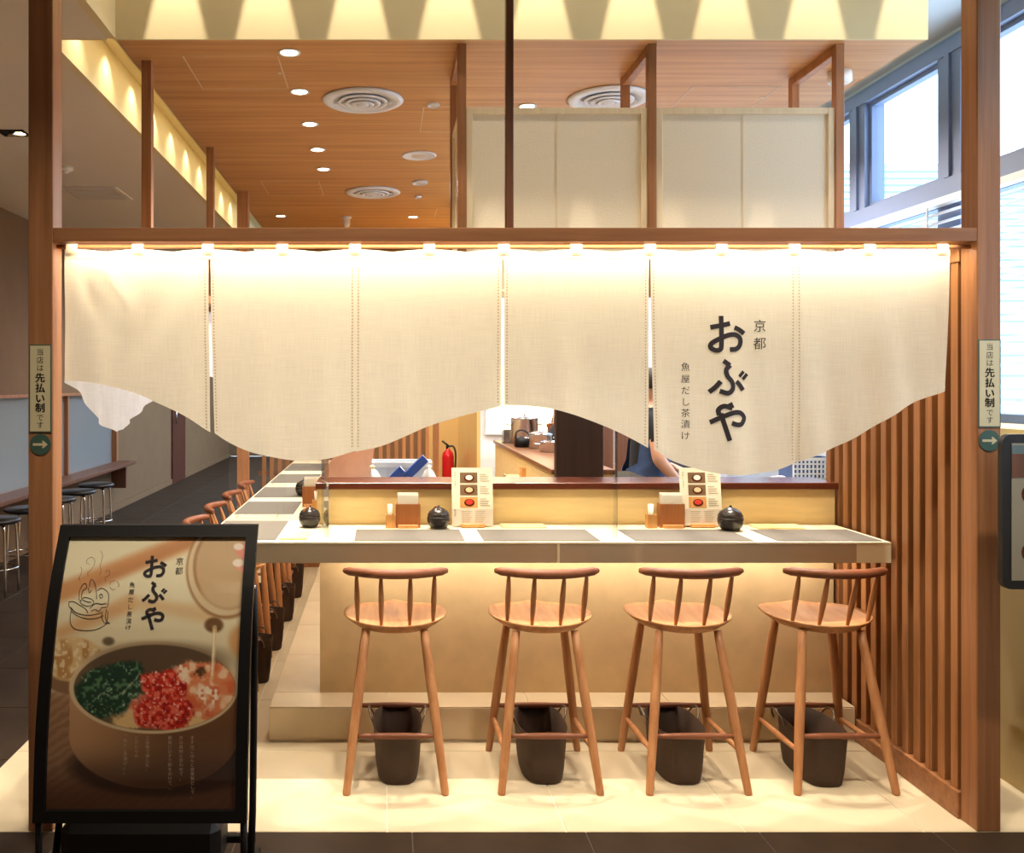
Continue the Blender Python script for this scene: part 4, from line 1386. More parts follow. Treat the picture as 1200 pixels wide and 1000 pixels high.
# legs, water tank and rear struts
MB().bbox(-0.27, 0.235, -0.08, 0.10, 0.06, 0.225, 0.03).build('water_tank', 'black_plastic', PS)
for q in range(3):
    MB().lathe([(0.011, 0), (0.011, 0.004), (0.006, 0.006)], 14, c=(-0.235 + 0.042 * q, -0.045, 0.224)).build('tank_cap', 'black_metal', PS)
for s in (-1, 1):
    x = s * (HWID - 0.012)
    MB().tube([(x, 0.02, 0.03), (x, 0.075, 0.20), (x, 0.12, 0.75), (x, 0.10, 0.93)], 0.012, 8).build('strut', 'black_metal', PS)
    MB().bbox(x - 0.014, x + 0.014, -0.17, 0.17, 0.0, 0.03, 0.004).build('foot_bar', 'black_metal', PS)
    MB().tube([(x, -0.11, 0.03), (x, -0.115, 0.27)], 0.011, 8).build('strut', 'black_metal', PS)
    MB().lathe([(0.012, 0), (0.012, 0.008), (0.0, 0.010)], 12, c=(x, 0.07, 0.93)).build('knob', 'chrome', PS)
MB().bbox(-HWID, HWID, 0.05, 0.07, 0.10, 0.125, 0.003).build('cross_bar', 'black_metal', PS)

# ------------------------------------------------------------------ notices on the posts
def notice(x, ytop, ybot, ycirc, label1, label2):
    Y = 3.23
    zt_, zb2 = Z_(ytop, Y), Z_(ybot, Y); zc_ = (zt_ + zb2) / 2; h = (zt_ - zb2) / 2
    r = thing('notice_plate', label1, 'notice', (x, Y, zc_), group='payment notices on the posts')
    w_ = 0.040
    MB().box(-w_, w_, -0.003, 0, -h, h).build('plate', 'sign_green', r)
    MB().box(-w_ + 0.004, w_ - 0.004, -0.0038, -0.003, -h + 0.004, h - 0.004).build('face', 'sign_cream', r)
    s1 = '当店は先払い制です'
    fr_ = (0.082, 0.176, 0.265, 0.376, 0.493, 0.610, 0.718, 0.829, 0.915)
    for i, ch in enumerate(s1):
        bold = 3 <= i <= 6
        v, f = flat_text(ch, [(0, h - 2 * h * fr_[i])], 0.036 if bold else 0.027)
        MB().add([(a_, -0.0042, b_) for a_, b_ in v], f).build('lettering', 'ink', r)
        if bold:
            for dx_, dz_ in ((0.0011, 0.0), (-0.0011, 0.0), (0.0, 0.001)):
                MB().add([(a_ + dx_, -0.0044, b_ + dz_) for a_, b_ in v], f).build('lettering', 'ink', r)
    r2 = thing('arrow_disc', label2, 'notice', (x, Y, Z_(ycirc, Y)), group='arrow discs on the posts')
    m = MB().lathe([(0.0375, 0), (0.0375, 0.003)], 36)
    MB().add([(a_, -c_, b_) for a_, b_, c_ in m.v], m.f).build('disc', 'sign_green', r2)
    t = 0.0045
    poly_ = [(-0.026, -t), (0.010, -t), (0.006, -0.013), (0.012, -0.013), (0.027, 0.0), (0.012, 0.013), (0.006, 0.013), (0.010, t), (-0.026, t)]
    MB().add([(a_, -0.0038, b_) for a_, b_ in poly_], [(0, 1, 7, 8), (1, 4, 7), (1, 2, 3, 4), (4, 5, 6, 7)]).build('arrow', 'sign_cream', r2)
notice((XL0 + XL1) / 2, 404, 507, 521, 'cream pay first notice on the post behind the poster stand', 'green arrow disc on the post behind the poster stand')
notice((XP0 + XP1) / 2, 398, 501, 516.5, 'cream pay first notice on the post beside the slatted partition', 'green arrow disc on the post beside the slatted partition')

# ------------------------------------------------------------------ menu stand at the picture edge
ms = thing('menu_stand', 'black framed menu stand in front of the beige low wall', 'sign', (2.40, 3.05, 0))
za, zb3 = Z_(690, 3.05), Z_(509, 3.05); xa, xb = X_(1172, 3.05) - 2.40, 0.30
def rrect(x0, x1, z0_, z1_, r, n=6):
    out = []
    for cx, cz, a0 in ((x1 - r, z0_ + r, -PI / 2), (x1 - r, z1_ - r, 0), (x0 + r, z1_ - r, PI / 2), (x0 + r, z0_ + r, PI)):
        for k in range(n + 1):
            a_ = a0 + PI / 2 * k / n
            out.append((cx + r * math.cos(a_), cz + r * math.sin(a_)))
    return out
P_ = rrect(xa, xb, za, zb3, 0.03)
m = MB().prism(P_, -0.012, 0.012)
MB().add([(a_, -c_, b_) for a_, b_, c_ in m.v], m.f).build('board', 'black_plastic', ms)
fw = 0.030
MB().box(xa + fw, xb - fw, -0.0135, -0.012, za + fw, zb3 - fw).build('sheet', 'menu_sheet', ms)
MB().box(xa + fw, xb - fw, -0.0145, -0.0135, zb3 - fw - 0.034, zb3 - fw - 0.006).build('header_print', 'teal_head', ms)
MB().box(xa + fw, xb - fw, -0.0145, -0.0135, zb3 - fw - 0.115, zb3 - fw - 0.036).build('photo_print', 'cabinet_wood', ms)
for zc_ in (za + 0.30, za + 0.105):
    for q in range(3):
        m = MB().lathe([(0.036, 0), (0.0, 0.0)], 24, caps=False)
        cx = xa + fw + 0.068 + 0.13 * q
        MB().add([(a_ + cx, -0.0143, b_ + zc_ + 0.02) for a_, b_, c_ in m.v], m.f).build('dish_print', 'cap_wood', ms)
        MB().add([(a_ * 0.6 + cx, -0.0148, b_ * 0.6 + zc_ + 0.02) for a_, b_, c_ in m.v], m.f).build('dish_print', 'box_wood', ms)
        MB().box(cx - 0.03, cx + 0.03, -0.0143, -0.0135, zc_ - 0.045, zc_ - 0.037).build('text_line', 'ink_soft', ms)
MB().bbox(-0.05 + 0.1, 0.05 + 0.1, 0.0, 0.03, 0.0, za + 0.02, 0.004).build('pole', 'black_metal', ms)
MB().bbox(-0.06, 0.28, -0.15, 0.18, 0.0, 0.02, 0.005).build('base', 'black_metal', ms)

# ------------------------------------------------------------------ ceiling fittings
def downlight(px, py, label, on=True, r=0.044):
    Y = YC(py)
    o = thing('ceiling_downlight', label, 'downlight', (X_(px, Y), Y, ZC), group='round downlights in the wood ceiling')
    MB().lathe([(r * 1.18, -0.001), (r * 1.20, -0.005), (r * 0.95, -0.006), (r * 0.88, 0.0)], 28).build('ring', 'white_plastic', o)
    MB().lathe([(r * 0.9, -0.003), (r * 0.86, -0.0042), (0, -0.0046)], 28).build('lens', 'lamp_lens', o)
    light('downlight_lamp', 'SPOT', (X_(px, Y), Y, ZC - 0.02), 42, WARM, spot=math.radians(110), blend=0.6, radius=0.04)
for i, (px, py) in enumerate([(339, 61), (351, 107), (363, 145), (372, 175), (379, 198)]):
    downlight(px, py, ['first lit downlight of the row, closest to the fascia', 'second lit downlight of the row in the wood ceiling', 'third lit downlight of the row in the wood ceiling', 'fourth lit downlight of the row in the wood ceiling', 'fifth and last lit downlight of the close row'][i])
downlight(329, 253, 'far lit downlight near the cream cove')
downlight(484, 254, 'far lit downlight near the hanging rack post')
downlight(618, 124, 'lit downlight peeking over the first fabric screen')
def diffuser(px, py, label):
    Y = YC(py)
    o = thing('air_diffuser', label, 'air vent', (X_(px, Y), Y, ZC), group='round air diffusers')
    MB().lathe([(0.222, -0.001), (0.225, -0.006), (0.205, -0.016), (0.168, -0.016), (0.160, -0.004)], 40).build('outer_ring', 'vent_white', o)
    MB().lathe([(0.165, -0.003), (0.0, -0.003)], 32, caps=False).build('throat', 'vent_dark', o)
    for r0, z in ((0.138, -0.020), (0.100, -0.026), (0.064, -0.031)):
        MB().lathe([(r0, z + 0.006), (r0 - 0.004, z), (r0 - 0.020, z - 0.001), (r0 - 0.030, z + 0.014)], 36).build('cone_ring', 'vent_white', o)
    MB().lathe([(0.032, -0.020), (0.034, -0.030), (0.022, -0.036), (0.0, -0.037)], 28).build('hub', 'vent_white', o)
    MB().box(-0.16, 0.16, -0.004, 0.004, -0.022, -0.010).build('spoke', 'vent_white', o)
diffuser(425, 117, 'large round white air diffuser close to the fascia')
diffuser(437, 225, 'smaller looking round air diffuser farther back in the wood ceiling')
diffuser(713, 115, 'round white air diffuser above the fabric screens')
def disc_fit(px, py, r, name, label, cat, h=0.010, grille=True):
    Y = YC(py)
    o = thing(name, label, cat, (X_(px, Y), Y, ZC))
    MB().lathe([(r, -0.0005), (r * 1.02, -h * 0.5), (r * 0.93, -h), (r * 0.90, -h * 0.8)], 30).build('rim', 'vent_white', o)
    MB().lathe([(r * 0.92, -h * 0.75), (0, -h * 0.85)], 30, caps=False).build('face', 'paper_grey', o)
disc_fit(491, 182, 0.118, 'ceiling_speaker', 'round white speaker grille in the wood ceiling', 'speaker')
disc_fit(492, 213, 0.06, 'smoke_detector', 'flat round detector behind the ceiling speaker', 'detector', 0.02)
disc_fit(490, 230, 0.03, 'fire_sensor', 'tiny sensor disc near the far diffuser', 'sensor', 0.02)
disc_fit(508, 122, 0.035, 'sprinkler_plate', 'small sprinkler disc beside the large diffuser', 'sprinkler', 0.015)
Y = YC(254)
o = thing('dome_camera', 'small white dome camera hanging from the wood ceiling', 'camera', (X_(406, Y), Y, ZC))
MB().lathe([(0.048, -0.001), (0.048, -0.018), (0.034, -0.022)], 20).build('base', 'white_plastic', o)
MB().lathe([(0.034, -0.020), (0.036, -0.07), (0.028, -0.092), (0, -0.10)], 20).build('body', 'white_plastic', o)
Y = YC(84)
o = thing('emergency_light', 'white round emergency light under the ceiling near the windows', 'light fitting', (X_(984, Y), Y, ZC))
MB().lathe([(0.055, -0.001), (0.057, -0.05), (0.048, -0.058), (0, -0.058)], 24).build('body', 'white_plastic', o)
MB().lathe([(0.044, -0.057), (0.040, -0.061), (0, -0.062)], 24).build('lens', 'paper_grey', o)
# fittings of the corridor ceiling
Y = YC(226)
o = thing('ceiling_vent', 'square grey air conditioning grille in the corridor ceiling', 'air vent', (X_(112, Y), Y, ZC))
m = MB(); m.box(-0.20, 0.20, -0.24, -0.20, -0.012, -0.001).box(-0.20, 0.20, 0.20, 0.24, -0.012, -0.001).box(-0.24, -0.20, -0.24, 0.24, -0.012, -0.001).box(0.20, 0.24, -0.24, 0.24, -0.012, -0.001)
m.build('frame', 'corridor_ceiling_paint', o)
MB().box(-0.2, 0.2, -0.2, 0.2, -0.003, -0.001).build('throat', 'vent_dark', o)
for k in range(7):
    MB().bbox(-0.19, 0.19, -0.18 + 0.055 * k, -0.155 + 0.055 * k, -0.012, -0.004, 0.001).build('slat', 'corridor_ceiling_paint', o)
Y = YC(196)
o = thing('corridor_detector', 'round detector in the corridor ceiling beside the entrance post', 'detector', (X_(77, Y), Y, ZC))
MB().lathe([(0.055, -0.001), (0.055, -0.02), (0.035, -0.035), (0, -0.037)], 24).build('body', 'corridor_ceiling_paint', o)
MB().lathe([(0.018, -0.036), (0.016, -0.042), (0, -0.043)], 16).build('lens', 'white_plastic', o)
Y = YC(155)
o = thing('corridor_spotlight', 'black recessed spotlight box in the corridor ceiling', 'spotlight', (X_(20, Y), Y, ZC))
MB().box(-0.10, 0.06, -0.06, -0.045, -0.012, -0.001).box(-0.10, 0.06, 0.045, 0.06, -0.012, -0.001).box(-0.10, -0.085, -0.045, 0.045, -0.012, -0.001).box(0.045, 0.06, -0.045, 0.045, -0.012, -0.001).build('frame', 'black_metal', o)
MB().box(-0.085, 0.045, -0.045, 0.045, -0.003, -0.001).build('back_plate', 'black_plastic', o)
MB().lathe([(0.026, -0.003), (0.028, -0.022), (0.020, -0.024), (0, -0.024)], 18, c=(-0.03, 0, 0)).build('lamp_head', 'chrome', o)
MB().lathe([(0.030, -0.003), (0.030, -0.012), (0, -0.013)], 18, c=(0.022, 0, 0)).build('lens', 'dim_lens', o)

# ------------------------------------------------------------------ corridor stools and ledge
lg = thing('window_ledge', 'brown wooden ledge table below the frosted window', 'ledge', (-3.4, 8.8, 0))
MB().bbox(0.0, 0.24, -2.7, 2.75, 0.58, 0.62, 0.004).build('top', 'cabinet_wood', lg)
for y in (-2.5, 0, 2.5):
    MB().box(0.0, 0.18, y - 0.02, y + 0.02, 0.30, 0.58).build('bracket', 'cabinet_wood', lg)
def round_stool(loc, label):
    r = thing('round_stool', label, 'stool', loc, group='black round stools along the corridor window')
    MB().lathe([(0.0, 0.535), (0.15, 0.535), (0.178, 0.545), (0.182, 0.562), (0.170, 0.576), (0, 0.58)], 28).build('seat', 'black_leather', r)
    for k in range(4):
        a_ = PI / 4 + k * PI / 2
        c, s = math.cos(a_), math.sin(a_)
        MB().tube(catmull([(0.08 * c, 0.08 * s, 0.530), (0.135 * c, 0.135 * s, 0.525), (0.155 * c, 0.155 * s, 0.48), (0.165 * c, 0.165 * s, 0.25), (0.175 * c, 0.175 * s, 0.0)], 4), 0.011, 8).build('leg', 'chrome', r)
    MB().tube([(0.165 * math.cos(q * PI / 8), 0.165 * math.sin(q * PI / 8), 0.20) for q in range(16)], 0.007, 6, closed=True).build('foot_ring', 'chrome', r)
labs = ['black round stool at the far end of the corridor row', 'black round stool in the corridor, second from the far end', 'black round stool in the corridor, half hidden by the entrance post',
        'black round stool in the corridor behind the entrance post', 'black round stool in the corridor, nearest at the picture edge']
for i, y in enumerate((9.30, 8.72, 8.14, 7.50, 6.90)):
    round_stool((-2.96, y, 0), labs[i])

# ------------------------------------------------------------------ kitchen
isl = thing('kitchen_island', 'beige kitchen island wall with brown top behind the counter', 'kitchen counter', (1.06, 6.1, 0))
MB().box(-0.15, 0.16, -1.25, 1.3, 0, 1.115).build('body', 'splash_board', isl)
MB().bbox(-0.165, 0.175, -1.27, 1.32, 1.115, 1.142, 0.003).build('top', 'cap_wood_y', isl)
MB().bbox(-0.235, -0.15, -0.9, 0.05, 0.955, 0.985, 0.003).build('side_shelf', 'tray_wood', isl)
MB().box(-0.175, -0.15, -0.30, -0.20, 0.985, 1.06).build('switch_box', 'box_wood', isl)
for dy in (0.0, 0.06):
    MB().tube([(-0.15, 0.5 + dy, 0.93), (-0.175, 0.5 + dy, 0.93), (-0.178, 0.5 + dy, 0.88)], 0.006, 6).build('hook', 'chrome', isl)
dp = thing('dark_panel', 'dark wood upright panel standing at the end of the kitchen island', 'panel', (1.02, 4.74, 0))
MB().bbox(-0.123, 0.123, -0.03, 0.03, 0.0, 2.2, 0.003).build('board', 'panel_dark_wood', dp)
MB().bbox(-0.125, 0.125, -0.032, 0.032, 2.2, 2.23, 0.003).build('cap', 'panel_dark_wood', dp)
IZ = 1.142
def stock_pot(loc, r, h, label, lid=True):
    o = thing('stock_pot', label, 'pot', loc, group='steel stock pots')
    MB().lathe([(r * 0.96, 0), (r, 0.006), (r, h - 0.004), (r * 1.04, h), (r * 0.97, h), (r * 0.96, 0.01)], 32).build('body', 'steel', o)
    if lid:
        MB().lathe([(r * 1.02, h + 0.001), (r * 1.0, h + 0.008), (r * 0.3, h + 0.022), (r * 0.12, h + 0.024), (r * 0.1, h + 0.04), (0, h + 0.042)], 32).build('lid', 'steel', o)
    for s in (-1, 1):
        MB().tube(catmull([(s * r, -0.035, h * 0.75), (s * (r + 0.03), -0.03, h * 0.77), (s * (r + 0.03), 0.03, h * 0.77), (s * r, 0.035, h * 0.75)], 4), 0.005, 6).build('handle', 'steel', o)
stock_pot((1.08, 6.95, IZ), 0.105, 0.19, 'tall steel stock pot at the far end of the kitchen island')
stock_pot((1.11, 6.40, IZ), 0.085, 0.10, 'low steel pot in front of the stock pot')
stock_pot((1.12, 6.08, IZ), 0.075, 0.07, 'small steel pan on the kitchen island', False)
o = thing('steel_bin', 'square steel container at the back of the kitchen island', 'container', (0.985, 7.05, IZ))
m = MB(); a_ = 0.06
m.box(-a_, a_, -a_, -a_ + 0.004, 0, 0.10).box(-a_, a_, a_ - 0.004, a_, 0, 0.10).box(-a_, -a_ + 0.004, -a_, a_, 0, 0.10).box(a_ - 0.004, a_, -a_, a_, 0, 0.10).box(-a_, a_, -a_, a_, 0, 0.004)
m.build('body', 'steel', o); MB().tube([(0.02, 0, 0.05), (0.05, 0.01, 0.22)], 0.004, 6).build('ladle', 'steel', o)
o = thing('black_kettle', 'black kettle beside the low steel pot', 'kettle', (1.0, 6.55, IZ))
MB().lathe([(0.05, 0), (0.058, 0.01), (0.055, 0.05), (0.035, 0.075), (0.0, 0.08)], 24).build('body', 'black_metal', o)
MB().tube(catmull([(-0.05, 0, 0.06), (-0.04, 0, 0.11), (0.0, 0, 0.125), (0.045, 0, 0.10), (0.05, 0, 0.06)], 4), 0.007, 8).build('handle', 'black_plastic', o)
MB().tube([(0.05, 0, 0.03), (0.085, 0, 0.06)], 0.009, 8).build('spout', 'black_metal', o)
o = thing('wrapped_tray', 'blue wrapped tray near the dark panel', 'tray', (1.12, 5.45, IZ))
MB().bbox(-0.07, 0.07, -0.10, 0.10, 0, 0.02, 0.004).build('tray', 'white_plastic', o)
MB().bbox(-0.06, 0.06, -0.09, 0.09, 0.02, 0.034, 0.006).build('wrap', 'apron_blue', o)

# left side of the kitchen: white crate and blue boxes
wb = thing('prep_table', 'steel prep table hidden behind the walnut ledge', 'table', (0.12, 5.1, 0))
MB().bbox(-0.18, 0.30, -0.28, 0.30, 0.98, 1.02, 0.004).build('top', 'steel', wb)
for sx_ in (-0.15, 0.27):
    for sy_ in (-0.25, 0.27):
        MB().tube([(sx_, sy_, 0), (sx_, sy_, 0.98)], 0.015, 8).build('leg', 'steel', wb)
o = thing('plastic_crate', 'pale white plastic crate behind the walnut ledge', 'crate', (0.10, 5.12, 1.02))
m = MB(); hx, hy, h = 0.155, 0.10, 0.145
m.box(-hx, hx, -hy, -hy + 0.006, 0, h).box(-hx, hx, hy - 0.006, hy, 0, h).box(-hx, -hx + 0.006, -hy, hy, 0, h).box(hx - 0.006, hx, -hy, hy, 0, h).box(-hx, hx, -hy, hy, 0, 0.006)
m.build('body', 'crate_white', o)
MB().box(-hx - 0.012, hx + 0.012, -hy - 0.012, -hy, h - 0.03, h).box(-hx - 0.012, hx + 0.012, hy, hy + 0.012, h - 0.03, h).box(-hx - 0.012, -hx, -hy, hy, h - 0.03, h).box(hx, hx + 0.012, -hy, hy, h - 0.03, h).build('rim', 'crate_white', o)
for x in (-0.09, -0.03, 0.03, 0.09):
    MB().box(x - 0.004, x + 0.004, -hy - 0.010, -hy, 0.0, h - 0.03).build('rib', 'crate_white', o)
def wrap_box(loc, ang, L, label):
    o = thing('wrap_box', label, 'box', loc, group='blue wrap boxes')
    o.rotation_euler = (0, -ang, 0)
    MB().bbox(0, L, -0.024, 0.024, 0, 0.045, 0.002).build('carton', 'blue_box', o)
    MB().box(0.0, L * 0.32, -0.0248, -0.024, 0.006, 0.020).build('red_print', 'red_print', o)
    MB().box(L - 0.001, L + 0.0005, -0.02, 0.02, 0.004, 0.041).build('end_label', 'white_plastic', o)
wrap_box((0.085, 4.87, 1.035), math.radians(44), 0.215, 'long blue carton leaning up out of the crate area')
wrap_box((0.015, 4.84, 1.03), math.radians(44), 0.14, 'shorter blue carton leaning beside the long one')
def bag(loc, s, label):
    o = thing('plastic_bag', label, 'bag', loc)
    m = MB(); n = 20; rings = 9
    pr = [(0.6, 0), (0.95, 0.08), (1.0, 0.3), (0.85, 0.55), (0.5, 0.8), (0.2, 0.92), (0.22, 1.0), (0.12, 1.06), (0.02, 1.07)]
    vs = []; fs = []
    for i, (r_, z_) in enumerate(pr):
        for k in range(n):
            q = 2 * PI * k / n
            w_ = 1 + 0.12 * math.sin(5 * q + i) + 0.06 * math.sin(9 * q - i * 2)
            vs.append((r_ * w_ * s[0] * math.cos(q), r_ * w_ * s[1] * math.sin(q), z_ * s[2]))
    for i in range(len(pr) - 1):
        for k in range(n):
            l = (k + 1) % n
            fs.append((i * n + k, i * n + l, (i + 1) * n + l, (i + 1) * n + k))
    fs.append(tuple(reversed(range(n)))); fs.append(tuple((len(pr) - 1) * n + k for k in range(n)))
    MB().add(vs, fs, True).build('body', 'white_plastic', o)
    MB().lathe([(s[0] * 0.26, 0), (s[0] * 0.29, 0.008), (s[0] * 0.26, 0.016)], 14, c=(0, 0, s[2] * 0.90)).build('tie', 'tray_wood', o)
bag((-0.065, 4.93, 1.02), (0.055, 0.07, 0.13), 'white plastic bag at the corridor end of the ledge')
bag((0.245, 4.93, 1.02), (0.045, 0.07, 0.13), 'white plastic bag beside the long blue carton')

fe = thing('fire_extinguisher', 'red fire extinguisher in the golden alcove', 'extinguisher', (X_(525, 9.2), 9.2, 0))
MB().box(-0.09, 0.09, -0.08, 0.09, 0, 0.46).build('plinth', 'cabinet_wood', fe)
MB().lathe([(0.056, 0.46), (0.060, 0.468), (0.060, 0.86), (0.050, 0.90), (0.024, 0.925), (0.020, 0.94), (0.0, 0.94)], 28).build('cylinder', 'red_paint', fe)
MB().tube([(-0.01, 0, 0.935), (-0.01, 0, 0.975)], 0.012, 8).build('valve', 'black_metal', fe)
MB().tube([(0.01, 0, 0.965), (-0.06, 0, 1.02)], 0.010, 8).build('lever', 'black_plastic', fe)
MB().tube(catmull([(0.0, 0, 0.96), (0.05, -0.01, 0.965), (0.075, -0.02, 0.90), (0.072, -0.02, 0.75)], 5), 0.009, 8).build('hose', 'black_plastic', fe)

cb = thing('wall_cupboard', 'brown kitchen cupboard with two pale knobs against the rear wall', 'cupboard', (2.02, 7.38, 0))
MB().box(-0.32, 0.32, -0.15, 0.2, 0.0, 1.7).build('body', 'cabinet_wood', cb)
for s in (-1, 1):
    dr = MB().bbox(min(0.004 * s, 0.31 * s), max(0.004 * s, 0.31 * s), -0.17, -0.15, 0.05, 1.66, 0.003).build('door', 'cabinet_wood', cb)
    MB().lathe([(0.012, 0), (0.016, 0.010), (0.010, 0.018), (0, 0.020)], 14, c=(0, 0, 0)).build('knob', 'white_plastic', dr)
    k_ = dr.children[0]; k_.rotation_euler = (PI / 2, 0, 0); k_.location = (0.05 * s, -0.17, 1.21)
tb = thing('steel_worktop', 'long steel worktop by the kitchen windows', 'worktop', (2.2, 5.6, 0))
MB().bbox(-0.20, 0.66, -1.05, 0.9, 0.98, 1.02, 0.004).build('top', 'steel', tb)
MB().box(-0.17, 0.64, -1.0, 0.85, 0.1, 0.98).build('cabinet', 'steel', tb)
for sx_ in (-0.14, 0.60):
    for sy_ in (-0.95, 0.8):
        MB().tube([(sx_, sy_, 0), (sx_, sy_, 0.1)], 0.02, 8).build('leg', 'steel', tb)
o = thing('folded_cloth', 'white crumpled cloth spread on the worktop beside the slats', 'cloth', (2.17, 5.0, 1.02))
m = MB(); vs = []; fs = []
for i in range(25):
    for j in range(17):
        x, y = -0.19 + 0.38 * i / 24, -0.22 + 0.44 * j / 16
        e = min(i, 24 - i) / 5; e = min(1, e, min(j, 16 - j) / 4)
        vs.append((x, y, 0.004 + e * (0.035 + 0.014 * math.sin(14 * x + 5 * y) + 0.01 * math.sin(23 * y - 8 * x))))
for i in range(24):
    for j in range(16):
        a_ = i * 17 + j; fs.append((a_, a_ + 17, a_ + 18, a_ + 1))
MB().add(vs, fs, True).build('sheet', 'white_plastic', o)
MB().box(-0.17, 0.17, -0.20, 0.20, 0.0, 0.02).build('fold', 'white_plastic', o)
o = thing('grid_basket', 'white plastic basket with square holes by the slats', 'basket', (2.37, 5.06, 1.085))
o.location.z = 1.02
hx, hy, h = 0.12, 0.09, 0.17
for k in range(12):
    x = -hx + 2 * hx * k / 11
    MB().box(x - 0.004, x + 0.004, -hy - 0.003, -hy + 0.003, 0, h).build('bar', 'white_plastic', o)
for k in range(7):
    z = 0.004 + (h - 0.008) * k / 6
    MB().box(-hx, hx, -hy - 0.003, -hy + 0.003, z - 0.004, z + 0.004).build('bar', 'white_plastic', o)
MB().box(-hx, hx, hy - 0.003, hy + 0.003, 0, h).box(-hx - 0.003, -hx + 0.003, -hy, hy, 0, h).box(hx - 0.003, hx + 0.003, -hy, hy, 0, h).box(-hx, hx, -hy, hy, 0, 0.005).build('body', 'apron_blue', o)
MB().box(-hx - 0.01, hx + 0.01, -hy - 0.01, -hy - 0.003, h - 0.012, h + 0.004).build('rim', 'white_plastic', o)
o = thing('steel_tray', 'shallow steel tray with wrap on the low kitchen shelf', 'tray', (1.375, 5.2, 0))
MB().bbox(-0.11, 0.10, -0.2, 0.22, 0.96, 1.0, 0.004).build('shelf', 'steel', o)
MB().box(-0.10, 0.09, -0.15, 0.2, 1.0, 1.012).box(-0.10, -0.095, -0.15, 0.2, 1.012, 1.08).box(0.085, 0.09, -0.15, 0.2, 1.012, 1.08).box(-0.095, 0.085, 0.195, 0.2, 1.012, 1.08).build('pan', 'steel', o)
for sx_ in (-0.10, 0.09):
    for sy_ in (-0.17, 0.22):
        MB().tube([(sx_, sy_, 0), (sx_, sy_, 0.96)], 0.014, 8).build('leg', 'steel', o)
o = thing('card_machine', 'dark grey ticket machine standing on the worktop', 'machine', (X_(790, 5.2), 5.2, 0.0))
o.location = (1.70 + 0.40, 6.2, 1.02)
MB().bbox(-0.10, 0.10, -0.08, 0.10, 0, 0.30, 0.008).build('body', 'vent_dark', o)
MB().box(-0.07, 0.02, -0.082, -0.08, 0.16, 0.26).build('screen', 'paper_grey', o)
MB().box(-0.07, -0.02, -0.083, -0.081, 0.21, 0.25).build('red_label', 'red_print', o)

